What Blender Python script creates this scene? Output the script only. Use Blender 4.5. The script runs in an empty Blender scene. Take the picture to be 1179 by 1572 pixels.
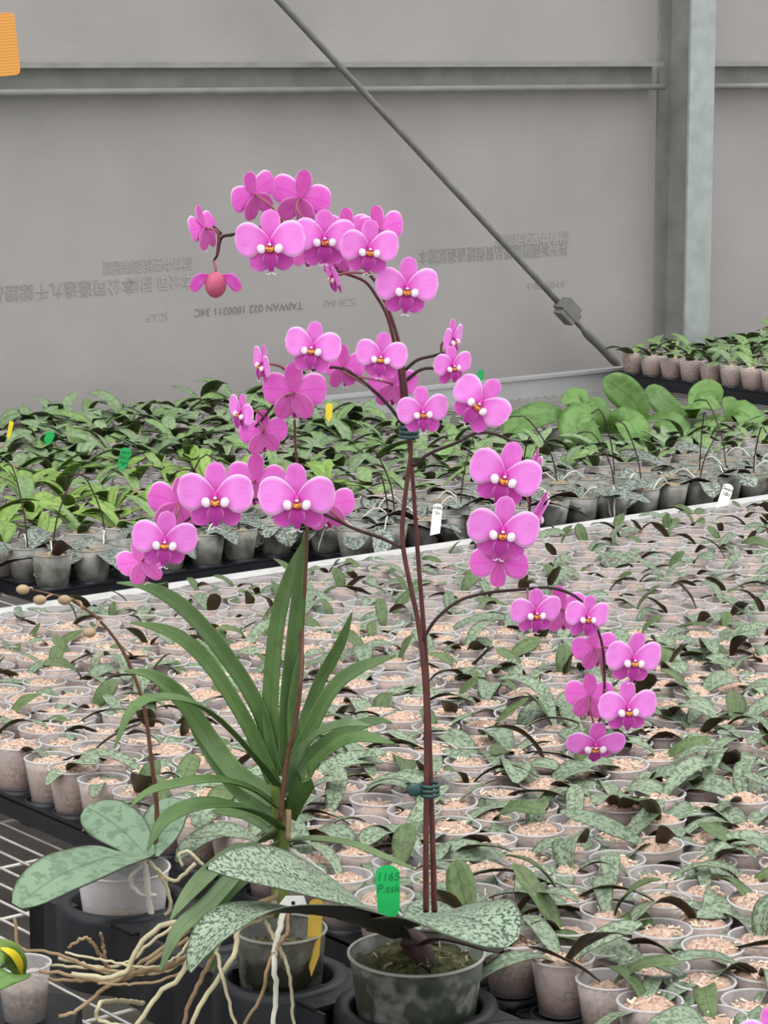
import bpy, math, random
from mathutils import Vector, Matrix, noise
R = random.Random(7)
SC = bpy.context.scene
COL = SC.collection
PI = math.pi

# ---------------------------------------------------------------- camera, sky, exposure
PITCH = math.atan(696/4000)          # camera looks down by this much
CAMZ = 0.865                         # above the bench mesh (z = 0)
F = 4000.0                           # focal length in pixels of the 1179 wide frame
cam = bpy.data.objects.new('camera', bpy.data.cameras.new('camera'))
COL.objects.link(cam)
cam.location = (0, 0, CAMZ)
cam.rotation_euler = (PI/2 - PITCH, 0, 0)
cam.data.sensor_fit = 'HORIZONTAL'; cam.data.sensor_width = 36
cam.data.lens = F/1179*36
cam.data.clip_start = 0.05
cam.data.dof.use_dof = False
SC.camera = cam
SC.view_settings.view_transform = 'Standard'
SC.view_settings.look = 'None'
SC.view_settings.gamma = 1
SC.view_settings.use_curve_mapping = False
SC.view_settings.exposure = 0.77
W = bpy.data.worlds.new('overcast_sky'); SC.world = W; W.use_nodes = True
nt = W.node_tree; nt.nodes.clear()
wo = nt.nodes.new('ShaderNodeOutputWorld'); bg = nt.nodes.new('ShaderNodeBackground')
tc = nt.nodes.new('ShaderNodeTexCoord'); sx = nt.nodes.new('ShaderNodeSeparateXYZ'); rp = nt.nodes.new('ShaderNodeValToRGB')
nt.links.new(tc.outputs['Generated'], sx.inputs[0]); nt.links.new(sx.outputs['Z'], rp.inputs[0])
rp.color_ramp.elements[0].position = 0.0; rp.color_ramp.elements[0].color = (0.95, 0.95, 0.95, 1)
rp.color_ramp.elements[1].position = 0.9; rp.color_ramp.elements[1].color = (1.45, 1.46, 1.47, 1)
nt.links.new(rp.outputs[0], bg.inputs[0]); bg.inputs[1].default_value = 0.8
nt.links.new(bg.outputs[0], wo.inputs[0])
sun = bpy.data.objects.new('diffuse_daylight', bpy.data.lights.new('diffuse_daylight', 'SUN'))
sun.data.energy = 0.7; sun.data.angle = math.radians(50); sun.data.color = (1, 0.99, 0.97)
sun.rotation_euler = (math.radians(28), math.radians(-14), 0)
COL.objects.link(sun)

# ---------------------------------------------------------------- coordinates
ANG = math.radians(51.5)
UX, UY = math.sin(ANG), math.cos(ANG)      # along the greenhouse wall
VX, VY = -math.cos(ANG), math.sin(ANG)     # from the camera's side towards the wall
BROT = math.atan2(UY, UX)
def uv(u, v, z=0.0): return Vector((u*UX+v*VX, u*UY+v*VY, z))
def touv(p): return p.x*UX+p.y*UY, p.x*VX+p.y*VY
def ray(px, py):
    X = (px-589.5)/F; Y = (786-py)/F
    return Vector((X, math.cos(PITCH)+Y*math.sin(PITCH), -math.sin(PITCH)+Y*math.cos(PITCH)))
C0 = Vector((0, 0, CAMZ))
def P(px, py, y=2.11): d = ray(px, py); return C0 + d*(y/d.y)         # point at distance y from the camera's plane
def PZ(px, py, z): d = ray(px, py); return C0 + d*((z-CAMZ)/d.z)      # point at height z
def PV(px, py, v): d = ray(px, py); return C0 + d*(v/(d.x*VX+d.y*VY)) # point on a plane parallel to the wall
def proj(p):
    q = p-C0; d = q.y*math.cos(PITCH)-q.z*math.sin(PITCH)
    return 589.5+F*q.x/d, 786-F*(q.y*math.sin(PITCH)+q.z*math.cos(PITCH))/d, d
def pxm(n, y=2.11): return n*y/F*1.0

# ---------------------------------------------------------------- materials
def lin(r, g, b):
    f = lambda c: (c/255/12.92 if c/255 <= .04045 else ((c/255+.055)/1.055)**2.4)
    return (f(r), f(g), f(b), 1)
class NB:
    def __init__(s, name):
        s.m = bpy.data.materials.new(name); s.m.use_nodes = True; s.t = s.m.node_tree; s.t.nodes.clear()
        s.out = s.n('OutputMaterial')
    def n(s, k, **kw):
        x = s.t.nodes.new('ShaderNode'+k)
        for a, b in kw.items(): setattr(x, a, b)
        return x
    def l(s, a, b): s.t.links.new(a, b)
    def val(s, sock, v):
        if isinstance(v, bpy.types.NodeSocket): s.l(v, sock)
        else: sock.default_value = v
    def math(s, op, a, b=0.0, clamp=False):
        x = s.n('Math', operation=op, use_clamp=clamp); s.val(x.inputs[0], a); s.val(x.inputs[1], b); return x.outputs[0]
    def mix(s, f, a, b):
        x = s.n('Mix', data_type='RGBA'); s.val(x.inputs[0], f); s.val(x.inputs[6], a); s.val(x.inputs[7], b); return x.outputs[2]
    def ramp(s, v, p0, p1):
        x = s.n('MapRange'); s.val(x.inputs[0], v); x.inputs[1].default_value = p0; x.inputs[2].default_value = p1; return x.outputs[0]
    def coords(s, rnd=True):
        tc = s.n('TexCoord'); o = tc.outputs['Object']
        if rnd:
            oi = s.n('ObjectInfo'); va = s.n('VectorMath', operation='ADD'); mu = s.math('MULTIPLY', oi.outputs['Random'], 37.0)
            s.l(o, va.inputs[0]); s.l(mu, va.inputs[1]); o = va.outputs[0]
        return o
    def noise(s, vec, scale, detail=3, rough=.5):
        x = s.n('TexNoise'); s.l(vec, x.inputs['Vector']); x.inputs['Scale'].default_value = scale
        x.inputs['Detail'].default_value = detail; x.inputs['Roughness'].default_value = rough; return x.outputs[0]
    def uvxy(s):
        u = s.n('UVMap'); q = s.n('SeparateXYZ'); s.l(u.outputs[0], q.inputs[0]); return q.outputs[0], q.outputs[1]
    def shade(s, col, rough=.5, spec=.5, metal=0.0, trans=0.0, bump=None, bstr=.3, bdist=.001, tcol=None):
        p = s.n('BsdfPrincipled'); s.val(p.inputs['Base Color'], col); s.val(p.inputs['Roughness'], rough)
        p.inputs['Specular IOR Level'].default_value = spec; p.inputs['Metallic'].default_value = metal
        if bump is not None:
            b = s.n('Bump'); b.inputs['Strength'].default_value = bstr; b.inputs['Distance'].default_value = bdist
            s.l(bump, b.inputs['Height']); s.l(b.outputs[0], p.inputs['Normal'])
        o = p.outputs[0]
        if trans > 0:
            t = s.n('BsdfTranslucent'); s.val(t.inputs[0], tcol if tcol is not None else col)
            m = s.n('MixShader'); m.inputs[0].default_value = trans; s.l(o, m.inputs[1]); s.l(t.outputs[0], m.inputs[2]); o = m.outputs[0]
        s.l(o, s.out.inputs[0]); return o

def m_plain(name, c, rough=.5, spec=.4, metal=0.0, trans=0.0, var=.12, scale=30, bstr=.15):
    b = NB(name); v = b.coords(); n = b.noise(v, scale)
    c1 = tuple(x*(1-var) for x in c[:3])+(1,); c2 = tuple(min(1, x*(1+var)) for x in c[:3])+(1,)
    b.shade(b.mix(b.ramp(n, .3, .7), c1, c2), rough, spec, metal, trans, bump=n, bstr=bstr)
    return b.m

def m_leaf(name, light, dark, under, mott=0.0, mscale=180, rough=.42, trans=.12, rim=None, vein=.25, thr=(.5, .58), spec=.35, stretch=1.0):
    """Leaf: mottling that belongs to the leaf, a darker midrib and fine length-wise veins, an underside of its own colour."""
    b = NB(name); v = b.coords(); oi = b.n('ObjectInfo')
    t, s = b.uvxy()
    n = b.noise(v, mscale, 2, .6); big = b.noise(v, 28, 2)
    col = b.mix(b.ramp(n, *thr), light, dark) if mott > 0 else light
    if mott > 0: col = b.mix(mott, b.mix(.5, light, dark), col)
    dk = tuple(x*.62 for x in light[:3])+(1,)
    col = b.mix(b.math('MULTIPLY', b.ramp(big, .35, .75), .45), col, dk)
    hv = b.mix(oi.outputs['Random'], (.82, .84, .80, 1), (1.13, 1.10, 1.04, 1))
    mm = b.n('Mix', data_type='RGBA', blend_type='MULTIPLY'); mm.inputs[0].default_value = 1
    b.l(col, mm.inputs[6]); b.l(hv, mm.inputs[7]); col = mm.outputs[2]
    c = b.math('ABSOLUTE', b.math('SUBTRACT', s, .5))
    mid = b.math('SUBTRACT', 1.0, b.ramp(c, .0, .035), clamp=True)
    col = b.mix(b.math('MULTIPLY', mid, .6), col, tuple(x*.5 for x in dark[:3])+(1,))
    if vein > 0:
        wv = b.math('SINE', b.math('MULTIPLY', s, 62.0))
        col = b.mix(b.math('MULTIPLY', b.ramp(wv, .2, 1.0), vein), col, dk)
    if rim: col = b.mix(b.ramp(c, .455, .49), col, rim)
    un = b.mix(b.ramp(big, .3, .7), under, tuple(x*.6 for x in under[:3])+(1,))
    g = b.n('Attribute', attribute_name='underside')
    col = b.mix(g.outputs['Fac'], col, un)
    b.shade(col, rough, spec, 0, trans, bump=n, bstr=.12)
    return b.m

def m_petal(name, core, main, rim, back, veins=.35):
    b = NB(name); v = b.coords(); t, s = b.uvxy()
    c = b.math('MULTIPLY', b.math('ABSOLUTE', b.math('SUBTRACT', s, .5)), 2.0)
    col = b.mix(b.ramp(t, .0, .42), core, main)
    e = b.math('MAXIMUM', b.ramp(c, .72, 1.0), b.ramp(t, .86, 1.0))
    col = b.mix(b.math('MULTIPLY', b.math('POWER', e, 1.6), .85), col, rim)
    cv = b.n('CombineXYZ'); b.l(b.math('MULTIPLY', s, 26.0), cv.inputs[0]); b.l(b.math('MULTIPLY', t, 2.2), cv.inputs[1])
    n = b.noise(cv.outputs[0], 1.0, 3)
    col = b.mix(b.math('MULTIPLY', b.ramp(n, .5, .72), veins), col, core)
    g = b.n('Attribute', attribute_name='underside')
    mid = b.math('SUBTRACT', 1.0, b.ramp(c, .0, .12), clamp=True)
    bk = b.mix(b.math('MULTIPLY', mid, .7), b.mix(b.math('MULTIPLY', b.ramp(n, .5, .75), .3), back, core), core)
    bk = b.mix(b.ramp(c, .85, 1.0), bk, rim)
    col = b.mix(g.outputs['Fac'], col, bk)
    b.shade(col, .5, .2, 0, .42, bump=n, bstr=.2, bdist=.0006)
    return b.m

def m_clear(name, tint=(.93, .91, .91, 1), haze=.3, dirty=None, rough=.22, cov=(.4, .65)):
    """Thin clear plastic: mostly see-through, a milky scatter and a gloss."""
    b = NB(name); v = b.coords(); n = b.noise(v, 45, 3, .6)
    tr = b.n('BsdfTransparent'); tr.inputs[0].default_value = tint
    p = b.n('BsdfPrincipled'); p.inputs['Roughness'].default_value = rough
    base = (.80, .78, .78, 1)
    b.val(p.inputs['Base Color'], base if dirty is None else b.mix(b.ramp(n, *cov), base, dirty))
    tl = b.n('BsdfTranslucent'); b.val(tl.inputs[0], (.78, .77, .77, 1))
    m1 = b.n('MixShader'); m1.inputs[0].default_value = .4; b.l(p.outputs[0], m1.inputs[1]); b.l(tl.outputs[0], m1.inputs[2])
    m = b.n('MixShader')
    fr = b.n('LayerWeight'); fr.inputs[0].default_value = .25
    f = b.math('ADD', b.math('MULTIPLY', fr.outputs['Facing'], .35), b.math('MULTIPLY', n, .25), clamp=True)
    f = b.math('ADD', f, haze-.12, clamp=True)
    b.l(f, m.inputs[0]); b.l(tr.outputs[0], m.inputs[1]); b.l(m1.outputs[0], m.inputs[2]); b.l(m.outputs[0], b.out.inputs[0])
    return b.m

def m_moss(name, a, c, d, scale=260):
    b = NB(name); v = b.coords(); n = b.noise(v, scale, 4, .7); n2 = b.noise(v, scale*.25, 2)
    col = b.mix(b.ramp(n, .36, .62), d, a); col = b.mix(b.math('MULTIPLY', b.ramp(n2, .45, .65), .7), col, c)
    b.shade(col, .9, .1, 0, 0, bump=n, bstr=.9, bdist=.004); return b.m

M = {}
M['petal'] = m_petal('petal_pink', lin(236, 96, 216), lin(255, 172, 252), lin(255, 244, 255), lin(240, 136, 222), .28)
M['sepal'] = m_petal('sepal_magenta', lin(206, 66, 174), lin(228, 108, 212), lin(244, 180, 236), lin(212, 108, 186), .4)
M['dorsal'] = m_petal('dorsal_pink', lin(224, 84, 198), lin(246, 142, 236), lin(252, 206, 248), lin(220, 112, 196), .4)
M['lipwhite'] = m_plain('lip_white', lin(248, 236, 246), .5, .3, trans=.3, var=.03)
b = NB('lip_callus'); n = b.noise(b.coords(), 40, 2); b.shade(b.mix(b.ramp(n, .46, .56), lin(244, 170, 50), lin(160, 60, 62)), .45, .4); M['callus'] = b.m
M['lipmid'] = m_petal('lip_magenta', lin(190, 60, 150), lin(204, 76, 186), lin(240, 170, 225), lin(190, 70, 160), .5)
M['lipmaroon'] = m_plain('lip_maroon', lin(150, 44, 84), .45, .3, var=.3)
M['column'] = m_plain('column_magenta', lin(214, 60, 170), .4, .4, trans=.2, var=.1)
M['bud'] = m_plain('bud_rose', lin(188, 88, 120), .45, .4, trans=.1, var=.16, scale=120)
M['spike'] = m_plain('spike_maroon', lin(84, 44, 42), .45, .4, var=.3, scale=60)
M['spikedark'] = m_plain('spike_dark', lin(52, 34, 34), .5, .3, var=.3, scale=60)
M['pedicel'] = m_plain('pedicel_rose', lin(138, 84, 92), .5, .3, var=.2)
M['oldspike'] = m_plain('spike_brown', lin(92, 60, 46), .55, .3, var=.25, scale=80)
M['budtan'] = m_plain('bud_tan', lin(160, 138, 108), .5, .3, var=.2, scale=90)
M['mottle'] = m_leaf('leaf_silver_mottled', lin(150, 168, 148), lin(58, 78, 60), lin(44, 42, 34), 1, 300, .45, .05, lin(80, 88, 72), .0, (.50, .555))
M['seedleaf'] = m_leaf('leaf_seedling_mottled', lin(146, 164, 140), lin(84, 102, 78), lin(68, 54, 36), .9, 260, .42, .10, lin(84, 84, 66), .18, (.47, .58))
M['seedgreen'] = m_leaf('leaf_seedling_dark_green', lin(108, 128, 84), lin(66, 88, 50), lin(66, 60, 34), .5, 160, .42, .12, None, .15)
M['darkleaf'] = m_leaf('leaf_dark_marbled', lin(148, 158, 150), lin(66, 76, 70), lin(58, 30, 32), 1, 200, .45, .04, None, .1, (.44, .56))
M['green'] = m_leaf('leaf_green', lin(154, 184, 126), lin(98, 132, 74), lin(78, 100, 50), .5, 120, .4, .22, None, .15)
M['yellowgreen'] = m_leaf('leaf_yellow_green', lin(166, 198, 112), lin(112, 150, 66), lin(98, 128, 52), .4, 100, .4, .28, None, .15)
M['greygreen'] = m_leaf('leaf_grey_green', lin(152, 176, 138), lin(96, 122, 84), lin(70, 84, 52), .5, 120, .4, .18, None, .15)
M['bigleaf'] = m_leaf('leaf_broad_green', lin(122, 162, 92), lin(82, 122, 56), lin(118, 154, 52), .5, 50, .35, .25, None, .12)
M['greyleaf'] = m_leaf('leaf_dusty_green', lin(122, 148, 124), lin(82, 108, 84), lin(84, 86, 70), .6, 90, .5, .05, lin(60, 62, 50), .0)
M['strap'] = m_leaf('leaf_strap_green', lin(102, 132, 80), lin(64, 96, 44), lin(74, 102, 50), .3, 40, .42, .10, None, .25)
M['strapgrey'] = m_leaf('leaf_strap_grey_green', lin(118, 142, 102), lin(76, 100, 62), lin(84, 104, 66), .3, 40, .45, .10, None, .25)
M['clear'] = m_clear('clear_plastic', (.97, .955, .95, 1), haze=.21)
M['rim'] = m_clear('clear_rim', haze=.8)
M['dirtyclear'] = m_clear('clear_plastic_algae', (.78, .80, .76, 1), haze=.42, dirty=lin(140, 142, 126))
M['bigclear'] = m_clear('clear_plastic_wet', (.45, .50, .44, 1), haze=.34, dirty=lin(80, 90, 74), cov=(.22, .5))
M['darkclear'] = m_clear('clear_plastic_dark', (.55, .56, .50, 1), haze=.22, dirty=lin(62, 64, 52), cov=(.2, .5))
M['dirtyrim'] = m_plain('algae_rim', lin(168, 170, 160), .35, .5, trans=.3, var=.15)
M['moss'] = m_moss('moss_tan', lin(234, 208, 190), lin(212, 176, 154), lin(134, 104, 86))
M['mossdark'] = m_moss('moss_dark', lin(120, 112, 78), lin(86, 84, 52), lin(46, 42, 32), 200)
M['mossgrey'] = m_moss('moss_grey', lin(190, 172, 148), lin(150, 134, 110), lin(88, 74, 60), 220)
M['mossbig'] = m_moss('moss_wet', lin(96, 96, 66), lin(62, 66, 50), lin(30, 32, 24), 110)
M['chip'] = m_plain('moss_strand', lin(238, 214, 188), .8, .2, var=.25)
M['black'] = m_plain('black_plastic', lin(28, 30, 35), .45, .35, var=.3, scale=18, bstr=.2)
M['galv'] = m_plain('galvanised_steel', lin(160, 168, 166), .5, .5, metal=.25, var=.14, scale=22)
M['galvdark'] = m_plain('galvanised_steel_dull_and_shade', lin(140, 142, 136), .6, .4, metal=.15, var=.12, scale=16)
M['wire'] = m_plain('bench_wire', lin(190, 186, 180), .45, .5, metal=.3, var=.15, scale=40)
M['alu'] = m_plain('aluminium', lin(200, 202, 204), .35, .5, metal=.55, var=.06, scale=8)
M['white'] = m_plain('white_plastic', lin(226, 224, 222), .5, .4, var=.05)
M['rod'] = m_plain('brace_steel', lin(118, 118, 112), .6, .3, metal=.2, var=.15)
M['whitedull'] = m_plain('white_rim_worn', lin(190, 190, 188), .5, .4, var=.12)
M['tagwhite'] = m_plain('tag_white', lin(240, 240, 236), .45, .4, var=.02)
M['taggreen'] = m_plain('tag_green', lin(24, 178, 92), .45, .4, trans=.25, var=.06)
M['tagyellow'] = m_plain('tag_yellow', lin(232, 208, 46), .45, .4, trans=.2, var=.05)
M['tagochre'] = m_plain('tag_ochre', lin(190, 158, 60), .5, .3, var=.12, scale=60)
M['ink'] = m_plain('ink', lin(30, 36, 34), .6, .2, var=.02)
M['inkgreen'] = m_plain('ink_on_green', lin(14, 110, 60), .6, .2, var=.02)
M['printdark'] = m_plain('panel_print_small', lin(128, 127, 122), .7, .2, var=.06)
M['print'] = m_plain('panel_print', lin(149, 147, 143), .7, .2, var=.06)
M['printfaint'] = m_plain('panel_print_faded', lin(162, 160, 156), .7, .2, var=.05)
M['clip'] = m_plain('clip_plastic', lin(40, 74, 72), .35, .5, var=.2)
M['root'] = m_plain('root_pale', lin(186, 178, 146), .7, .2, var=.14, scale=50)
M['rootbrown'] = m_plain('root_brown', lin(148, 126, 98), .75, .2, var=.25, scale=50)
M['rootwhite'] = m_plain('root_white', lin(206, 204, 190), .6, .2, var=.1, scale=50)
M['vandastem'] = m_plain('vanda_stem', lin(98, 112, 52), .5, .3, var=.25, scale=50)
b = NB('trap_card'); v = b.coords(False); sp = b.n('SeparateXYZ'); b.l(v, sp.inputs[0])
w_ = b.math('SINE', b.math('MULTIPLY', sp.outputs[2], 1900.0)); b.shade(b.mix(b.ramp(w_, -1, 1), lin(222, 158, 74), lin(240, 184, 100)), .5, .3, trans=.3); M['trap'] = b.m
b = NB('polycarbonate'); v = b.coords(False); sp = b.n('SeparateXYZ'); b.l(v, sp.inputs[0])
w_ = b.math('SINE', b.math('MULTIPLY', sp.outputs[2], 900.0)); n = b.noise(v, 3.0, 4, .55); n2 = b.noise(v, 120, 2)
col = b.mix(b.ramp(n, .3, .7), lin(176, 173, 171), lin(188, 184, 183)); col = b.mix(b.math('MULTIPLY', n2, .25), col, lin(164, 162, 158))
b.shade(col, .6, .25, 0, .35, bump=w_, bstr=.05, bdist=.001); M['poly'] = b.m
b = NB('concrete'); v = b.coords(False); n = b.noise(v, 6, 5, .6); b.shade(b.mix(b.ramp(n, .3, .7), lin(96, 92, 86), lin(122, 117, 110)), .9, .2, bump=n, bstr=.4, bdist=.01); M['floor'] = b.m

# ---------------------------------------------------------------- mesh tools
class MB:
    """Collects shapes; build() links them as one mesh object."""
    def __init__(s): s.v = []; s.f = []; s.mi = []; s.uv = []; s.us = []; s.flat = []
    def add(s, vs, fs, mi=0, uvs=None, us=0, smooth=True):
        o = len(s.v); s.v += [Vector(q) for q in vs]
        for i, f in enumerate(fs):
            s.f.append([k+o for k in f]); s.mi.append(mi[i] if isinstance(mi, list) else mi)
            s.us.append(us[i] if isinstance(us, list) else us); s.flat.append(not smooth)
        s.uv += (uvs if uvs else [(0, 0)]*len(vs))
        return s
    def merge(s, o, mat=None, mi=None):
        vs = [mat @ q for q in o.v] if mat else list(o.v); k = len(s.v); s.v += vs; s.uv += o.uv
        s.f += [[i+k for i in f] for f in o.f]; s.mi += (o.mi if mi is None else [mi]*len(o.f)); s.us += o.us; s.flat += o.flat
        return s
    def mesh(s, name, mats):
        me = bpy.data.meshes.new(name); me.from_pydata([tuple(q) for q in s.v], [], s.f)
        for m in (mats if isinstance(mats, (list, tuple)) else [mats]): me.materials.append(m)
        me.polygons.foreach_set('material_index', s.mi)
        me.polygons.foreach_set('use_smooth', [not q for q in s.flat])
        ul = me.uv_layers.new(name='UVMap'); buf = []
        for lp in me.loops: buf += s.uv[lp.vertex_index]
        ul.data.foreach_set('uv', buf)
        at = me.attributes.new('underside', 'FLOAT', 'FACE'); at.data.foreach_set('value', [float(x) for x in s.us])
        me.update(); return me
    def build(s, name, mats, parent=None): return link(name, s.mesh(name, mats), parent)

def link(name, data, parent=None, loc=None, rot=None, scale=None):
    o = bpy.data.objects.new(name, data); COL.objects.link(o); o.parent = parent
    if loc is not None: o.location = loc
    if rot is not None: o.rotation_euler = rot
    if scale is not None: o.scale = (scale,)*3 if isinstance(scale, (int, float)) else scale
    return o
def tag(o, label, cat, group=None, kind=None):
    if label: o['label'] = label
    if cat: o['category'] = cat
    if group: o['group'] = group
    if kind: o['kind'] = kind
    return o
def thing(name, label, cat, loc, rz=0.0, group=None):
    return tag(link(name, None, None, loc, (0, 0, rz)), label, cat, group)
def struct(o): o['kind'] = 'structure'; return o

def spline(pts, n):
    pts = [Vector(p) for p in pts]
    if len(pts) == 2: return [pts[0].lerp(pts[1], i/n) for i in range(n+1)]
    Q = [2*pts[0]-pts[1]]+pts+[2*pts[-1]-pts[-2]]
    ls = [(pts[i+1]-pts[i]).length for i in range(len(pts)-1)]; T = sum(ls); out = []
    for k in range(n+1):
        d = T*k/n; i = 0
        while i < len(ls)-1 and d > ls[i]: d -= ls[i]; i += 1
        t = min(1, d/max(ls[i], 1e-9)); a, b_, c, e = Q[i:i+4]
        out.append(.5*((2*b_)+(c-a)*t+(2*a-5*b_+4*c-e)*t*t+(3*b_-a-3*c+e)*t**3))
    return out
def tube(mb, pts, r, seg=8, n=None, mi=0, wob=0.0, caps=True):
    if n: pts = spline(pts, n)
    pts = [Vector(p) for p in pts]; N = len(pts)
    if wob: pts = [p+Vector((R.uniform(-wob, wob) for _ in range(3))) if 0 < i < N-1 else p for i, p in enumerate(pts)]
    vs = []; fs = []; prev = None
    for i, p in enumerate(pts):
        t = (pts[min(i+1, N-1)]-pts[max(i-1, 0)]).normalized()
        if prev is None: a = t.orthogonal().normalized()
        else: a = (prev-t*prev.dot(t)).normalized()
        prev = a; b_ = t.cross(a); q = r(i/(N-1)) if callable(r) else r
        for k in range(seg): th = 2*PI*k/seg; vs.append(p+(a*math.cos(th)+b_*math.sin(th))*q)
    for i in range(N-1):
        for k in range(seg): k2 = (k+1) % seg; fs.append((i*seg+k, i*seg+k2, (i+1)*seg+k2, (i+1)*seg+k))
    if caps: fs.append(tuple(range(seg))[::-1]); fs.append(tuple((N-1)*seg+k for k in range(seg)))
    mb.add(vs, fs, mi); return mb
def box(mb, lo, hi, mat=None, mi=0):
    x0, y0, z0 = lo; x1, y1, z1 = hi
    vs = [Vector(q) for q in ((x0,y0,z0),(x1,y0,z0),(x1,y1,z0),(x0,y1,z0),(x0,y0,z1),(x1,y0,z1),(x1,y1,z1),(x0,y1,z1))]
    if mat: vs = [mat @ q for q in vs]
    mb.add(vs, [(0,3,2,1),(4,5,6,7),(0,1,5,4),(1,2,6,5),(2,3,7,6),(3,0,4,7)], mi, smooth=False); return mb
BM = Matrix.Rotation(BROT, 4, 'Z')      # a box given in bench coordinates (u, v, z)
def ubox(mb, u0, u1, v0, v1, z0, z1, mi=0): return box(mb, (u0, v0, z0), (u1, v1, z1), BM, mi)
def lathe(mb, prof, seg=20, c=(0, 0, 0), mi=0, closed=False, smooth=True):
    vs = []; fs = []; n = len(prof); c = Vector(c)
    for r, z in prof:
        for k in range(seg): th = 2*PI*k/seg; vs.append(c+Vector((r*math.cos(th), r*math.sin(th), z)))
    for i in range(n-1 if not closed else n):
        j = (i+1) % n
        for k in range(seg): k2 = (k+1) % seg; fs.append((i*seg+k, i*seg+k2, j*seg+k2, j*seg+k))
    mb.add(vs, fs, mi, smooth=smooth); return mb
def blob(mb, c, rx, ry, rz, rot=None, seg=10, rings=7, mi=0, us=0):
    vs = []; fs = []; c = Vector(c)
    for i in range(rings+1):
        ph = PI*i/rings
        for k in range(seg):
            th = 2*PI*k/seg; q = Vector((rx*math.sin(ph)*math.cos(th), ry*math.sin(ph)*math.sin(th), rz*math.cos(ph)))
            vs.append(c+(rot @ q if rot else q))
    for i in range(rings):
        for k in range(seg): k2 = (k+1) % seg; fs.append((i*seg+k, (i+1)*seg+k, (i+1)*seg+k2, i*seg+k2))
    mb.add(vs, fs, mi, us=us); return mb
def leaf(mb, pts, wid, hint, n=12, cross=6, fold=.15, thick=.0008, wave=0.0, mi=0, cup=0.0, twist=0.0):
    """A blade with real thickness along pts; wid(t) half width; hint = which way its upper face looks; fold lifts its edges."""
    P_ = spline(pts, n); hint = Vector(hint).normalized(); top = []; bot = []; uvs = []; fs = []; us = []
    m = cross; ph = R.uniform(0, 6)
    for i, p in enumerate(P_):
        t = (P_[min(i+1, n)]-P_[max(i-1, 0)]).normalized()
        s = t.cross(hint)
        s = s.normalized() if s.length > 1e-4 else t.orthogonal().normalized()
        if twist: s = Matrix.Rotation(twist*i/n, 3, t) @ s
        nn = s.cross(t).normalized(); w = max(wid(i/n), 1e-5)
        for k in range(m+1):
            a = 2*k/m-1
            q = p+s*(a*w)+nn*(fold*w*abs(a)**1.3+cup*w*a*a+wave*w*math.sin(ph+i/n*11+a*1.5)*abs(a))
            th = thick*(1-.6*abs(a)); top.append(q+nn*th); bot.append(q-nn*th); uvs.append((i/n, (a+1)/2))
    N = len(top)
    for i in range(n):
        for k in range(m):
            a = i*(m+1)+k; b_ = a+1; c = b_+m+1; d = a+m+1
            fs.append((a, b_, c, d)); us.append(0); fs.append((d+N, c+N, b_+N, a+N)); us.append(1)
        for k in (0, m):
            a = i*(m+1)+k; d = a+m+1; fs.append((a, d, d+N, a+N) if k == 0 else (d, a, a+N, d+N)); us.append(0)
    mb.add(top+bot, fs, mi, uvs+uvs, us); return mb
def wf(W_, peak=.5, tip=.55, base=.35):
    """Half-width profile: narrow foot, widest at peak, rounded tip."""
    def f(t):
        if t < peak: q = t/peak; return W_*(base+(1-base)*math.sin(q*PI/2)**1.2)
        q = (t-peak)/(1-peak); return W_*max(0.03, (1-q**2.4))**tip
    return f
def strapw(W_): return lambda t: W_*(1-.12*t)*max(.05, 1-max(0, (t-.72)/.28)**1.8)**.8 if t > .72 else W_*(1-.12*t)

# ---------------------------------------------------------------- setting: floor, wall, frame
fl = MB(); ubox(fl, -8, 16, -8, 5.6, -.80, -.75); struct(fl.build('floor', M['floor']))
wl = MB(); ubox(wl, -6, 16, 5.25, 5.262, -.75, 3.4); wall = struct(wl.build('wall_back', M['poly']))
def channel(u0, u1):
    g = MB(); z0, z1 = .782, .856
    ubox(g, u0, u1, 5.238, 5.25, z0, z1); ubox(g, u0, u1, 5.195, 5.24, z1-.004, z1); ubox(g, u0, u1, 5.195, 5.24, z0, z0+.004)
    ubox(g, u0, u1, 5.19, 5.197, z1-.012, z1+.001)
    tube(g, [uv(u0, 5.190, z0+.007), uv(u1, 5.190, z0+.007)], .0085, 10)
    return struct(g.build('trim_1', M['galvdark']))
channel(-5.5, 5.11); channel(5.26, 15)['kind'] = 'structure'
c = MB(); ubox(c, 5.14, 5.235, 5.12, 5.128, -.75, 3.4); ubox(c, 5.14, 5.235, 5.240, 5.249, -.75, 3.4, 1); ubox(c, 5.184, 5.192, 5.128, 5.24, -.75, 3.4, 1)  # web and back flange: same steel, shade put into a darker colour
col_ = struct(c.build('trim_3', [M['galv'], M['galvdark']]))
# diagonal brace rod with its plate and turnbuckle
br = thing('brace_rod', 'long thin steel brace rod crossing the grey panel wall diagonally', 'brace', PV(940, 550, 5.15))
def world_child(mb, name, mats, root):   # geometry collected in world space, stored relative to its thing
    inv = Matrix.Translation(-Vector(root.location)); mb.v = [inv @ q for q in mb.v]; return mb.build(name, mats, root)
g = MB(); tube(g, [PV(330, -105, 5.15), PV(872, 480, 5.15)], .0085, 8, 8); world_child(g, 'rod', M['rod'], br)
g = MB(); pts = [PV(872, 480, 5.15), PV(905, 516, 5.15), PV(918, 528, 5.15), PV(950, 562, 5.15), PV(1000, 618, 5.15)]
tube(g, pts, lambda t: .0075 if t < .22 or t > .6 else .0125, 8, 18); world_child(g, 'turnbuckle', M['rod'], br)
g = MB(); cc = PV(873, 478, 5.13); d1 = (PV(900, 507, 5.13)-cc).normalized(); wn = uv(0, 1); d2 = d1.cross(wn).normalized()
rm = Matrix((d1, d2, wn)).transposed().to_4x4(); rm.translation = cc
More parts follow.
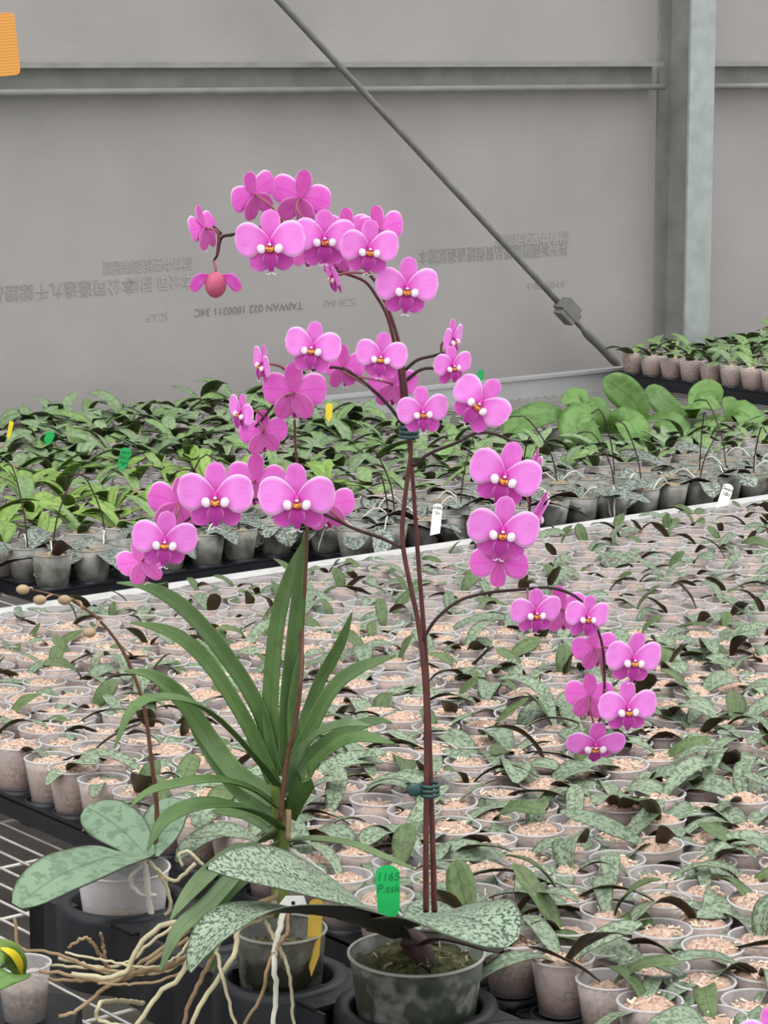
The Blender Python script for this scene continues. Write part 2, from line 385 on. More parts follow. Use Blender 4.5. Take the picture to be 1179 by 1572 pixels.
box(g, (-.028, -.026, -.012), (.028, .026, .02), rm); box(g, (-.036, -.012, -.014), (.036, .012, .024), rm); world_child(g, 'plate', M['rod'], br)

# printed lettering on the far face of the panel: it reads upside down from inside
def font_mesh(name, cu, parent):
    tmp = bpy.data.objects.new('tmp', cu); COL.objects.link(tmp); dg = bpy.context.evaluated_depsgraph_get()
    me = bpy.data.meshes.new_from_object(tmp.evaluated_get(dg), depsgraph=dg); bpy.data.objects.remove(tmp); me.name = name
    o = bpy.data.objects.new(name, me); COL.objects.link(o); o.parent = parent; return o
def lettering(body, name, px, py, h, mat, upside=True, squeeze=1.0):
    cu = bpy.data.curves.new(name, 'FONT'); cu.body = body; cu.size = h; cu.align_x = 'LEFT'; cu.extrude = .0002; cu.materials.append(mat)
    o = font_mesh(name, cu, wall)
    o.location = PV(px, py, 5.2485)
    Mx = Matrix((Vector((UX, UY, 0)), Vector((0, 0, 1)), Vector((UY, -UX, 0)))).transposed()
    if upside: Mx = Mx @ Matrix.Rotation(PI, 3, 'Z')
    o.rotation_euler = Mx.to_euler(); o.scale = (squeeze, 1, 1); return o
lettering('TAIWAN 022 1800311 34C', 'printed_lettering', 465, 463, .027, M['printdark'], True, 1.06)
lettering('2C38 0A0', 'printed_lettering', 548, 457, .026, M['printfaint'], True, 1.0)
lettering('JC.LP', 'printed_lettering', 258, 480, .026, M['printfaint'], True, 1.1)
lettering('本公司通過九千認證品質保證採光板', 'printed_lettering', 208, 428, .042, M['print'], True, .95)
lettering('本公司 耐候', 'printed_lettering', 297, 421, .042, M['printfaint'], True, .85)
lettering('耐力中空板國際認證', 'printed_lettering', 296, 395, .036, M['printfaint'], True, .8)
lettering('採光板國際認證品質保證通過認證本', 'printed_lettering', 872, 372, .042, M['print'], True, .78)
lettering('耐力中空板國際', 'printed_lettering', 874, 355, .038, M['printfaint'], True, 1.0)
lettering('0-H88 J30-S', 'printed_lettering', 868, 430, .026, M['printfaint'], True, 1.1)
lettering('採光板國際認證', 'printed_lettering', 1310, 356, .042, M['print'], True, .9)

# ---------------------------------------------------------------- benches
def bench(u0, u1, v0, v1, name, label, rimmat, rim_h, rw=.012):
    t = thing(name, label, 'bench', uv(u0, v0, -.75), BROT); D = Matrix.Translation((-u0, -v0, .75))
    def put(mb, nm, mat): mb.v = [D @ q for q in mb.v]; mb.build(nm, mat, t)
    g = MB(); u = u0+.01
    while u < u1:
        tube(g, [(u, v0, -.002), (u, v1, -.002)], .0016, 5); u += .029
    v = v0+.05
    while v < v1:
        tube(g, [(u0, v, -.0055), (u1, v, -.0055)], .0022, 5); v += .15
    put(g, 'wire_mesh', M['wire'])
    for (a, b_) in ((v0, v0+rw), (v1-rw, v1)):
        g = MB(); box(g, (u0, a, -.05), (u1, b_, rim_h)); box(g, (u0, a-.008, rim_h-.004), (u1, b_+.008, rim_h+.004)); put(g, 'rim', rimmat)
    for (a, b_) in ((u0-.004, u0+.008), (u1-.008, u1+.004)):
        g = MB(); box(g, (a, v0, -.05), (b_, v1, rim_h)); put(g, 'end_rim', rimmat)
    uu = u0+.4
    while uu < u1:
        g = MB(); box(g, (uu-.015, v0+.012, -.045), (uu+.015, v1-.012, -.0085)); put(g, 'crossbar', M['galvdark'])
        for vv in (v0+.25, v1-.25): g = MB(); box(g, (uu-.02, vv-.02, -.745+.0), (uu+.02, vv+.02, -.045)); g.v = [Vector((q.x, q.y, q.z-.005 if q.z < -.7 else q.z)) for q in g.v]; put(g, 'leg', M['galvdark'])
        uu += 1.6
bench(.2, 6.2, 1.30, 3.282, 'greenhouse_bench', 'near wire mesh bench with a white rim under the pale seedlings', M['whitedull'], .064, .022)
bench(.6, 8.0, 3.33, 5.03, 'greenhouse_bench', 'far wire mesh bench with aluminium rim along the panel wall', M['alu'], .05)

# ---------------------------------------------------------------- pots and media
def pot_mb(rt, rb, h, seg=20, lip=.0016):
    g = MB(); th = .0006
    lathe(g, [(rb*.6, .002), (rb, 0), (rt, h), (rt-th, h), (rb-th, .0012)], seg, mi=0)
    lathe(g, [(rt-.0006, h-lip), (rt+lip*.7, h-lip*.6), (rt+lip*.7, h+lip*.2), (rt-.0008, h+lip*.4)], seg, mi=1, closed=True)
    return g
def moss_mb(rt, rb, h, fill, seed, seg=22, rough=.0025, chips=8, mi2=1):
    rr = random.Random(seed); g = MB(); k = .965; r1 = rb+(rt-rb)*fill
    prof = [(rb*k*.9, .002), (rb*k, .004)]+[((rb+(r1-rb)*q)*k, h*fill*q) for q in (.3, .6, .85)]+[(r1*.93, h*fill), (r1*.65, h*fill+.004), (r1*.35, h*fill+.007), (.0006, h*fill+.008)]
    lathe(g, prof, seg)
    out = []
    for q in g.v:
        n = noise.noise(q*140+Vector((seed*3.1, 0, 0))); n2 = noise.noise(q*420+Vector((0, seed*2.3, 0)))
        top = max(0, (q.z-h*fill*.95)/.004); out.append(q+Vector((0, 0, rough*(n*1.6+n2)*min(1, top*1.2))))
    g.v = out
    for i in range(chips):
        a = rr.uniform(0, 6.28); r = rr.uniform(0, r1*.8); z = h*fill+.005; p = Vector((r*math.cos(a), r*math.sin(a), z)); L = rr.uniform(.004, .011)
        d = Vector((rr.uniform(-1, 1), rr.uniform(-1, 1), rr.uniform(-.2, .7))).normalized()*L; s = Vector((rr.uniform(-1, 1), rr.uniform(-1, 1), .4))*L*.3
        tube(g, [p-d*.5, p+s, p+d*.5], rr.uniform(.0005, .0013), 4, 3, mi=mi2)
    return g
POT_S = pot_mb(.0275, .0205, .050).mesh('seedling_pot', [M['clear'], M['rim']])
MOSS_S = [moss_mb(.0275, .0205, .050, f, i, chips=14).mesh('moss', [M['moss'], M['chip']]) for i, f in enumerate((.82, .88, .76, .85, .92, .8))]

# ---------------------------------------------------------------- leaf libraries (each grows along +x from the origin)
def leaf_lib(n, Lr, wr, mat, rise=(.2, .7), droop=(.1, .6), seed=1, name='leaf', wave=.08, cross=4, seg=9):
    rr = random.Random(seed); out = []
    for i in range(n):
        L = rr.uniform(*Lr); W_ = rr.uniform(*wr); a = rr.uniform(*rise); dr = rr.uniform(*droop); side = rr.uniform(-.15, .15)
        pts = []; x = z = y = 0.0; pts.append((0, 0, 0)); st = 5
        for k in range(st):
            an = a-(a+dr)*(k+.5)/st*1.15; x += L/st*math.cos(an); z += L/st*math.sin(an); y += side*L/st*k/st*2; pts.append((x, y, z))
        g = MB(); leaf(g, pts, wf(W_, .55, .5, .28), (0, 0, 1), seg, cross, .18, .0006, wave)
        out.append((g, g.mesh(name, mat)))
    return out
LSEED = leaf_lib(16, (.058, .118), (.0085, .0145), M['seedleaf'], (.1, 1.15), (-.1, .9), 11)
LUP = leaf_lib(8, (.045, .085), (.009, .014), M['seedgreen'], (.6, 1.45), (-.9, .2), 14)
LDARK = leaf_lib(12, (.06, .12), (.013, .024), M['darkleaf'], (.1, .8), (.1, .9), 12)
def nearest_label(spots, u, v, tol=.035):
    for s in spots:
        if (s[0]-u)**2+(s[1]-v)**2 < tol**2: return s[2]
    return None

# ---------------------------------------------------------------- seedling trays on the near bench
def tray_mb(nu, nv, pitch, top, feet=.0, skirt=.022, ring=.0235):
    """Black carry tray: plate with a raised ring under each pot, a rolled skirt and stub feet; origin at its low corner."""
    g = MB(); Lu = nu*pitch; Lv = nv*pitch; e = .002
    box(g, (e, e, top-.003), (Lu-e, Lv-e, top))
    for (x0, y0, x1, y1) in ((e, e, Lu-e, e+.003), (e, Lv-e-.003, Lu-e, Lv-e), (e, e, e+.003, Lv-e), (Lu-e-.003, e, Lu-e, Lv-e)): box(g, (x0, y0, top-skirt), (x1, y1, top+.002))
    for x in (.03, Lu-.03-.02):
        for y in (.03, Lv-.05): box(g, (x, y, 0), (x+.02, y+.02, top-.002))
    for i in range(nu):
        for j in range(nv): lathe(g, [(ring, top), (ring, top+.004), (ring+.002, top+.004), (ring+.0035, top)], 16, ((i+.5)*pitch, (j+.5)*pitch, 0))
    return g
PITCH_S = .0605; U0 = 1.440; V0 = 1.33; TOP = .040
NU, NV = 8, 5
tray_me = tray_mb(NU, NV, PITCH_S, TOP).mesh('seedling_tray', M['black'])
def visible(p, m=45):
    x, y, d = proj(p); return -m < x < 1179+m and y < 1572+m+30
def edge_place(u, v):
    return 'by the white rim' if v > 2.75 else ('in the middle of the bench' if v > 2.15 else 'close behind the big pots')
iu = 0
while True:
    u = U0+iu*(NU*PITCH_S+.003)
    if u > 5.2: break
    for jv in range(6):
        v = V0+jv*(NV*PITCH_S+.003)
        pts = [uv(u+a*NU*PITCH_S, v+b_*NV*PITCH_S, .05) for a in (0, .5, 1) for b_ in (0, .5, 1)]
        if any(visible(p, 0) for p in pts):
            first = iu == 0
            lab = ('black seedling tray with its bare edge over the wire mesh at left' if jv >= 3 else 'black seedling tray with its edge behind the big clear pot') if first else 'black carry tray hidden under tightly packed seedling pots'
            if first: lab = {0: 'black seedling tray edge at the bottom right of the photo', 1: 'black seedling tray edge just behind the big algae-stained pot', 2: 'black seedling tray behind the strap-leaved plant', 3: 'black seedling tray behind the old budded plant at left', 4: 'farthest black seedling tray along the left edge of the seedlings', 5: 'black seedling tray end by the white rim at left'}[jv]
            tag(link('seedling_tray', tray_me, None, uv(u, v, 0), (0, 0, BROT)), lab, 'tray', 'black trays under the pale seedlings')
    iu += 1
cands = []
for iu in range(60):
    for j in range(31):
        k = iu//NU; kv = j//NV
        u = U0+iu*PITCH_S+k*.003+PITCH_S/2; v = V0+j*PITCH_S+kv*.003+PITCH_S/2
        if v > 3.14: continue
        p = uv(u, v, TOP+.045)
        if visible(p): cands.append((proj(p)[2], u, v))
cands.sort()
# the nearest row by the hero tray
special = [(125, 1215, 'clear seedling pot alone at the left front, above the black tray edge'), (155, 1190, 'clear seedling pot second from the bare black tray edge at left'),
           (70, 1200, 'clear seedling pot by the left border with a round pale leaf'), (960, 1535, 'clear seedling pot at the bottom right holding one long pale leaf'),
           (865, 1500, 'clear pot of tan moss right of the big pot, on the tray corner'), (785, 1470, 'clear pot of tan moss touching the right side of the big pot'),
           (1035, 905, 'seedling pot standing taller at the right, behind the lowest pink spray')]
spts = [(PZ(a, b_, .085), l) for a, b_, l in special]; used = set()
def seed_leaves(rr, r):
    n = rr.choice((2, 2, 3, 3, 3, 4)) if r < 2.4 else rr.choice((1, 2, 2, 3)); a0 = rr.uniform(0, 6.28); out = []
    for k in range(n):
        a = a0+k*PI*(1 if n < 3 else 1.0)+rr.uniform(-.6, .6)+(1.3 if k > 1 else 0)
        far = max(0.0, min(1.0, (r-2.1)/1.0)); li = rr.randrange(len(LSEED))
        if rr.random() < .10+.28*far: li = len(LSEED)+rr.randrange(len(LUP))
        out.append((li, a, rr.uniform(.78, 1.16)*(1.10-.40*far), rr.uniform(-.5, .5), rr.uniform(-.35, .35)))
    return out
stuff = MB(); stuff_pot = MB()
POTG = pot_mb(.0275, .0205, .050, 14); MOSSG = [moss_mb(.0275, .0205, .050, .75, i, 12, chips=6) for i in (31, 32)]
rr = random.Random(5)
for idx, (d, u, v) in enumerate(cands):
    base = uv(u+rr.uniform(-.0045, .0045), v+rr.uniform(-.0045, .0045), TOP-.001+rr.uniform(0, .006))
    lv = seed_leaves(rr, v)
    zl = .036+rr.uniform(0, .008)
    bare = rr.random() < .06
    if idx < 300:
        lab = None
        for q, (sp_, l) in enumerate(spts):
            if q not in used and (sp_-base-Vector((0, 0, .045))).length < .045: lab = l; used.add(q); break
        grp = 'mottled seedlings '+edge_place(u, v); tl = rr.uniform(0, .07)
        t = thing('potted_seedling', lab or 'small clear pot, silver-mottled seedling, packed in rows '+edge_place(u, v), 'potted seedling', base, rr.uniform(0, 6.28), grp); t.rotation_euler = (tl, tl*.4, rr.uniform(0, 6.28))
        link('pot', POT_S, t); link('moss', rr.choice(MOSS_S), t, (0, 0, .0006), (0, 0, rr.uniform(0, 6)))
        for (li, a, s, roll, tilt) in ([] if bare else lv):
            link('leaf', (LSEED+LUP)[li][1], t, (.003*math.cos(a), .003*math.sin(a), zl), (roll, -tilt, a), s)
    else:
        Mx = Matrix.Translation(base) @ Matrix.Rotation(rr.uniform(0, 6), 4, 'Z')
        stuff.merge(POTG, Mx); stuff.merge(rr.choice(MOSSG), Mx, 3)
        for (li, a, s, roll, tilt) in lv:
            stuff.merge((LSEED+LUP)[li][0], Mx @ Matrix.Translation((0, 0, zl)) @ Matrix.Rotation(a, 4, 'Z') @ Matrix.Rotation(-tilt, 4, 'Y') @ Matrix.Rotation(roll, 4, 'X') @ Matrix.Scale(s, 4), 2 if li < len(LSEED) else 4)
if stuff.v: tag(stuff.build('seedling_crowd', [M['clear'], M['rim'], M['seedleaf'], M['moss'], M['seedgreen']]), 'farthest mass of tiny clear seedling pots running up to the white rim', 'seedlings', None, 'stuff')

# ---------------------------------------------------------------- marbled dark seedlings behind the white rim
POT_D = pot_mb(.034, .025, .056).mesh('marbled_pot', [M['dirtyclear'], M['dirtyrim']])
MOSS_D = [moss_mb(.034, .025, .056, f, 40+i, chips=5).mesh('moss', [M['mossgrey'], M['rootbrown']]) for i, f in enumerate((.8, .7, .85))]
def spike_mb(rr):
    g = MB(); h = rr.uniform(.07, .15); a = rr.uniform(0, 6.28); r = h*rr.uniform(.3, .8)
    tube(g, [(0, 0, 0), (r*.15*math.cos(a), r*.15*math.sin(a), h*.5), (r*.6*math.cos(a), r*.6*math.sin(a), h), (r*math.cos(a), r*math.sin(a), h*.97)], .0013, 5, 10)
    return g
SPK = [spike_mb(rr).mesh('flower_spike', M['spikedark']) for _ in range(5)]
def root_mb(rr):
    g = MB(); a = rr.uniform(0, 6.28); r = rr.uniform(.04, .07); c_, s_ = math.cos(a), math.sin(a)
    tube(g, [(0, 0, 0), (r*.4*c_, r*.4*s_, .02), (r*.8*c_, r*.8*s_, .005), (r*c_, r*s_, -.035)], .0014, 5, 10, wob=.001); return g
RTS = [root_mb(rr).mesh('aerial_root', M['rootwhite']) for _ in range(5)]
rr = random.Random(9); PD = .074
trayd = tray_mb(7, 3, PD, .030, ring=.028).mesh('marbled_tray', M['black']); trayd2 = tray_mb(7, 2, PD, .030, ring=.028).mesh('marbled_tray', M['black'])
for k in range(6):
    u = 2.10+k*(7*PD+.004); v0 = 3.505 if k == 0 else 3.385
    pts = [uv(u+a, v0, .05) for a in (0, .25, .5)]
    if any(visible(p, 20) for p in pts):
        tag(link('seedling_tray', trayd2 if k == 0 else trayd, None, uv(u, v0, 0), (0, 0, BROT)), ['black tray of marbled-leaf plants beside the bare mesh at left', 'black tray of marbled-leaf plants behind the strap leaf tips', 'black tray of marbled-leaf plants behind the twin maroon stems', 'black tray of marbled-leaf plants under the white tag', 'black tray of marbled-leaf plants at the right border', 'black tray of marbled-leaf plants at the far right border'][k], 'tray', 'black trays behind the white rim')
    for i in range(7):
        for j in range(2 if k == 0 else 3):
            b0 = uv(u+(i+.5)*PD+rr.uniform(-.003, .003), v0+(j+.5)*PD+rr.uniform(-.003, .003), .029)
            if not visible(b0, 40): continue
            nm = 'left of the strap leaves' if k == 0 else ('behind the strap leaves and maroon stems' if k < 3 else 'right of the maroon stems')
            t = thing('marbled_seedling', 'grey marbled-leaf orchid in dull clear pot, dark row '+nm, 'potted orchid', b0, rr.uniform(0, 6.28), 'marbled orchids '+nm)
            link('pot', POT_D, t); link('moss', rr.choice(MOSS_D), t, (0, 0, .0006))
            a0 = rr.uniform(0, 6.28)
            for q in range(rr.choice((2, 3, 3, 4))):
                a = a0+q*2.2+rr.uniform(-.4, .4); link('leaf', rr.choice(LDARK)[1], t, (.004*math.cos(a), .004*math.sin(a), .046), (rr.uniform(-.4, .4), rr.uniform(-.2, .3), a), rr.uniform(.8, 1.15))
            if rr.random() < .28: link('flower_spike', rr.choice(SPK), t, (0, 0, .044), (0, 0, rr.uniform(0, 6)))
            if rr.random() < .4: link('aerial_root', rr.choice(RTS), t, (0, 0, .05), (0, 0, rr.uniform(0, 6)))

# ---------------------------------------------------------------- green seedlings on the far bench
POT_G = pot_mb(.036, .027, .058, 16).mesh('green_pot', [M['clear'], M['rim']])
MOSS_G = [moss_mb(.036, .027, .058, f, 60+i, 14, chips=4).mesh('moss', [M['mossgrey'], M['chip']]) for i, f in enumerate((.85, .75))]
def foliage(seed, mat, L=(.05, .105), W_=(.010, .019), n=(3, 5), up=(.5, 1.4)):
    rr = random.Random(seed); g = MB(); a0 = rr.uniform(0, 6.28)
    for k in range(rr.randint(*n)):
        a = a0+k*PI+rr.uniform(-.5, .5)+(k//2)*.5; l = rr.uniform(*L); w = rr.uniform(*W_); e = rr.uniform(*up); dr = rr.uniform(-.3, .55)
        pts = [Vector((0, 0, 0))]; x = z = 0
        for q in range(4): an = e-(e+dr)*(q+.5)/4; x += l/4*math.cos(an); z += l/4*math.sin(an); pts.append(Vector((x*math.cos(a), x*math.sin(a), z)))
        hint = Vector((-.5*math.cos(a), -.5*math.sin(a), 1))+Vector((rr.uniform(-.4, .4), rr.uniform(-.4, .4), 0))
        leaf(g, pts, wf(w, .5, .5, .3), hint, 7, 4, .22, .0006, .06)
    return g.mesh('foliage', mat)
FOL = {k: [foliage(100+i+q*20, M[k]) for i in range(7)] for q, k in enumerate(('green', 'yellowgreen', 'greygreen'))}
rr = random.Random(21); PG = .079; gc = []
for i in range(70):
    for j in range(17):
        u = 1.9+i*PG+(j % 2)*PG*.5; v = 3.705+j*PG*.98
        if v > 4.98: continue
        if u > 3.55+.0*v and v > 3.93: continue
        b0 = uv(u, v, .0)
        if visible(b0, 30): gc.append((u, v, b0))
for (u, v, b0) in gc:
    if v < 4.25 and u < 2.95-(v-3.7)*.1: mk = 'yellowgreen' if rr.random() < .75 else 'green'
    elif v > 4.3: mk = 'greygreen' if rr.random() < .7 else 'green'
    else: mk = 'green' if rr.random() < .55 else 'greygreen'
    if u > 3.3 and v < 3.95: reg = 'in front of the broad-leaved plants at right'
    elif v < 4.25 and u < 2.95: reg = 'nearest the marbled rows at left'
    elif v > 4.55: reg = 'farthest back against the panel wall'
    else: reg = 'in the middle of the far bench'
    t = thing('green_seedling', 'green-leaved orchid seedling in a small pot, '+reg, 'potted seedling', b0+Vector((0, 0, .022)), rr.uniform(0, 6.28), 'green seedlings '+reg)
    link('pot', POT_G, t); link('moss', rr.choice(MOSS_G), t, (0, 0, .0006))
    link('foliage', rr.choice(FOL[mk]), t, (0, 0, .046), (rr.uniform(-.12, .12), rr.uniform(-.12, .12), rr.uniform(0, 6)), rr.uniform(.8, 1.1)*(1.1 if v > 4.3 else .95))
trayg = tray_mb(6, 4, PG, .022, skirt=.02, ring=.029).mesh('green_tray', M['black'])
for i in range(9):
    for j in range(5):
        u = 1.9-PG/2+i*(6*PG+.003); v = 3.705-PG/2+j*(4*PG+.001)
        if v+4*PG > 5.02 or (j > 0 and u+3*PG > 3.6): continue
        if any(visible(uv(u+a, v, .03), 10) for a in (0, .2, .45)):
            tag(link('seedling_tray', trayg, None, uv(u, v, 0), (0, 0, BROT)), 'black tray showing between green seedling pots on the far bench', 'tray', 'black trays under the green seedlings')
# raised tray of pots at the far right
rr = random.Random(31); PB = .072
trayb = tray_mb(9, 9, PB, .045, skirt=.03, ring=.027).mesh('raised_tray', M['black'])
tag(link('seedling_tray', trayb, None, uv(4.745, 4.34, 0), (0, 0, BROT)), 'raised black tray of tan-mossed pots in the far right corner', 'tray')
MOSS_B = [moss_mb(.034, .025, .056, .86, 80+i, 14, chips=3).mesh('moss', [M['moss'], M['chip']]) for i in range(2)]
POT_B = pot_mb(.034, .025, .056, 16).mesh('raised_pot', [M['clear'], M['rim']])
for i in range(9):
    for j in range(9):
        b0 = uv(4.745+(i+.5)*PB, 4.34+(j+.5)*PB, .044)
        if not visible(b0, 30): continue
        fr = 'front row' if i == 0 else 'rows behind'
        t = thing('tray_seedling', 'green seedling in a tan-mossed clear pot, '+fr+' of the far right tray', 'potted seedling', b0, rr.uniform(0, 6), 'far right tray, '+fr)
        link('pot', POT_B, t); link('moss', rr.choice(MOSS_B), t, (0, 0, .0006))
        link('foliage', rr.choice(FOL['greygreen' if rr.random() < .5 else 'green']), t, (0, 0, .046), (0, 0, rr.uniform(0, 6)), rr.uniform(.8, 1.05)+.03*i)

# ================================================================ hero plants
def put(mb, name, mats, root, lvl=None):
    """Geometry collected in world space becomes a child of root."""
    par = root; M0 = Matrix.Identity(4); q = root
    while q is not None: M0 = q.matrix_basis @ M0; q = q.parent
    inv = M0.inverted(); mb.v = [inv @ p for p in mb.v]; return mb.build(name, mats, par)
def PL(l, y=2.11, dy=0.0):      # list of pixels (px, py[, y]) -> points
    return [P(a[0], a[1], a[2] if len(a) > 2 else y) for a in l]

# ---- flower kit: unit span 1, facing -y, dorsal sepal up
def petal_w(W_, pk=.56):
    def f(t):
        if t < pk: return W_*(.12+.88*math.sin((t/pk)*PI/2)**1.0)
        return W_*math.sqrt(max(0.0, 1-((t-pk)/(1-pk))**2.3))
    return f
def petal_mesh(name, L, W_, ang, mat, pk, bend, zoff, cup=.1, seed=0, skew=0.0, droop=0.0):
    rr = random.Random(seed); d = Vector((math.cos(ang), 0, math.sin(ang))); pr = Vector((-d.z, 0, d.x)); pts = []
    for k in range(6):
        t = k/5; pts.append(d*(L*t)+pr*(skew*math.sin(t*PI)*L)+Vector((0, zoff-bend*math.sin(t*PI)*L+droop*t*t*L, 0)))
    st = R.getstate(); R.seed(seed); g = MB(); leaf(g, pts, petal_w(W_, pk), (0, -1, 0), 14, 8, -.05, .006, .05, cup=cup); R.setstate(st)
    return g.mesh(name, mat)
PET = []
for v_ in range(3):
    j = random.Random(v_+3); dv = lambda a: j.uniform(-a, a)
    PET.append(dict(
        pr=petal_mesh('petal', .52+dv(.01), .262, math.radians(6)+dv(.05), M['petal'], .60, .03, -.018, .10, v_, .03),
        pl=petal_mesh('petal', .52+dv(.01), .262, math.radians(174)+dv(.05), M['petal'], .60, .03, -.014, .10, v_+9, -.03),
        ds=petal_mesh('sepal', .47+dv(.02), .145, PI/2+dv(.05), M['dorsal'], .56, .02, .012, .06, v_+4),
        sl=petal_mesh('sepal', .49+dv(.02), .165, math.radians(-124)+dv(.05), M['sepal'], .5, -.02, .024, .05, v_+5),
        sr=petal_mesh('sepal', .49+dv(.02), .165, math.radians(-56)+dv(.05), M['sepal'], .5, -.02, .024, .05, v_+6)))
def lip_mesh():
    g = MB()
    for s in (-1, 1):                                 # two white side lobes curving up and forward
        rot = Matrix.Rotation(s*.45, 3, 'Y') @ Matrix.Rotation(-.35, 3, 'X')
        blob(g, (s*.125, -.095, -.075), .062, .045, .070, rot, 12, 8, 0)
        tube(g, [(s*.03, -.03, -.09), (s*.08, -.08, -.09), (s*.12, -.1, -.07)], .028, 8, 5, 0)
    blob(g, (0, -.105, -.085), .05, .045, .042, None, 10, 7, 1)
    blob(g, (0, -.10, -.035), .045, .035, .026, None, 10, 6, 3)
    for s in (-1, 1): blob(g, (s*.052, -.10, -.07), .016, .03, .035, None, 8, 5, 3)
    for s in (-1, 1): blob(g, (s*.04, -.12, -.075), .022, .02, .035, None, 8, 5, 1)
    # middle lobe: a tongue widening to an anchor with two curled tails
    leaf(g, [(0, -.06, -.12), (0, -.10, -.20), (0, -.09, -.32), (0, -.06, -.43)], lambda t: .04+.075*math.sin(min(1, t*1.35)*PI)**1.0 if t < .74 else .05-.1*(t-.74), (0, -1, .25), 10, 6, .15, .006, mi=2)
    for s in (-1, 1): tube(g, [(s*.01, -.065, -.415), (s*.03, -.06, -.445), (s*.062, -.075, -.45), (s*.075, -.085, -.43)], lambda t: .012*(1-.6*t), 6, 7, 0)
    return g.mesh('lip', [M['lipwhite'], M['callus'], M['lipmid'], M['lipmaroon']])
def column_mesh():
    g = MB(); blob(g, (0, -.06, .02), .034, .06, .036, Matrix.Rotation(.5, 3, 'X'), 10, 7); blob(g, (0, -.11, -.012), .026, .024, .022, None, 8, 6, 1)
    blob(g, (0, 0, 0), .055, .03, .055, None, 10, 6)
    return g.mesh('flower', [M['column'], M['lipwhite']])
LIP = lip_mesh(); COLM = column_mesh()
def flower(root, px, py, w, yaw=0, pitch=0, roll=0, y=2.08, stems=None, i=0, label=None, scx=1.0):
    rt = root.matrix_basis.inverted(); c = P(px, py, y); s = w*proj(c)[2]/F
    mt = Matrix.Rotation(math.radians(yaw), 4, 'Z') @ Matrix.Rotation(math.radians(-pitch+8), 4, 'X') @ Matrix.Rotation(math.radians(roll), 4, 'Y')
    f = link('flower', COLM, root, c-root.location, mt.to_euler(), s)
    if label: f['label'] = label
    K = PET[i % 3]
    for nm, k in (('petal', 'pl'), ('petal', 'pr'), ('sepal', 'ds'), ('sepal', 'sl'), ('sepal', 'sr')): link(nm, K[k], f, None, (R.uniform(-.1, .1), 0, R.uniform(-.09, .09)))
    link('lip', LIP, f)
    if stems:
        back = c+(mt.to_3x3() @ Vector((0, .10*s, .0)))
        best = min((q for st in stems for q in st), key=lambda q: abs((q-back).length-.030)+(q-back).length*.35+(0.02 if q.z > back.z+.01 else 0))
        mid = back+(mt.to_3x3() @ Vector((0, .30*s, 0)))*.6+(best-back)*.25
        g = MB(); tube(g, [c+(mt.to_3x3() @ Vector((0, .01*s, 0))), mid, best], .0011, 6, 8)
        put(g, 'pedicel', M['pedicel'], f)
    return f

# ---- tray that holds the three large pots
ht = thing('pot_carrier_tray', 'black carrier tray with round sockets holding the three large orchid pots', 'tray', uv(1.335, 1.40, 0))
g = MB(); TZ = .072
socks = [(1.337, 1.50, .054), (1.335, 1.634, .056), (1.288, 1.765, .046), (1.30, 1.90, .046), (1.293, 2.025, .050)]
for (u, v, r) in socks:
    c = uv(u, v); lathe(g, [(r, 0), (r, TZ), (r+.003, TZ+.003), (r+.013, TZ+.002), (r+.015, TZ-.004), (r+.014, 0)], 32, c)
    lathe(g, [(.001, .006), (r, .006), (r, .002), (.001, .002)], 24, c)
for i in range(len(socks)-1):
    (u0, v0, r0), (u1, v1, r1) = socks[i], socks[i+1]; vm0 = v0+r0*.86; vm1 = v1-r1*.86; um = (u0+u1)/2
    ubox(g, um-.048, um+.048, vm0, vm1, TZ-.004, TZ)
    ubox(g, um-.048, um-.045, vm0-.012, vm1+.012, 0, TZ-.002); ubox(g, um+.045, um+.048, vm0-.012, vm1+.012, 0, TZ-.002)
for (a, b_) in ((1.236, 1.252), (1.335, 1.351)): ubox(g, a, b_, 2.04, 2.105, 0, TZ)
ubox(g, 1.236, 1.351, 2.078, 2.105, 0, TZ)
put(g, 'socket_plate', M['black'], ht)

# ---- main moth orchid
mo = thing('moth_orchid', 'tall pink moth orchid with arching sprays, mottled leaves, in an algae-stained clear pot', 'orchid', uv(1.335, 1.634, .0075))
pc = Vector(mo.location)
g = pot_mb(.0575, .042, .112, 40, .0022); g.v = [q+pc for q in g.v]; put(g, 'pot', [M['bigclear'], M['dirtyrim']], mo)
g = moss_mb(.0575, .042, .112, .91, 5, 36, .006, 30); g.v = [q+pc+Vector((0, 0, .0006)) for q in g.v]; put(g, 'moss', [M['mossbig'], M['mossgrey']], mo)
cr = P(612, 1432, 2.105)
def hleaf(root, pts, W_, hint, mat, n=22, fold=.14, peak=.55, tip=.5, base=.3, y=2.1, thick=.0011, wave=.03, cup=0, name='leaf', twist=0, cross=8):
    g = MB(); leaf(g, PL(pts, y), wf(W_, peak, tip, base) if W_ > 0 else strapw(-W_), hint, n, cross, fold, thick, wave, cup=cup, twist=twist); return put(g, name, mat, root)
hleaf(mo, [(612, 1436, 2.11), (560, 1392, 2.06), (480, 1357, 2.0), (400, 1338, 1.96), (318, 1333, 1.93)], .041, (-.12, -.5, .86), M['mottle'], base=.4, peak=.48, tip=.85)
hleaf(mo, [(605, 1440, 2.09), (540, 1413, 2.03), (450, 1400, 1.96), (375, 1408, 1.91), (320, 1448, 1.88), (292, 1492, 1.87)], .034, (-.15, .06, .98), M['mottle'], fold=.2)
hleaf(mo, [(594, 1432, 2.09), (640, 1412, 2.03), (700, 1408, 1.97), (748, 1424, 1.94), (786, 1450, 1.925)], .045, (.22, -.42, .88), M['mottle'], peak=.58, base=.42)
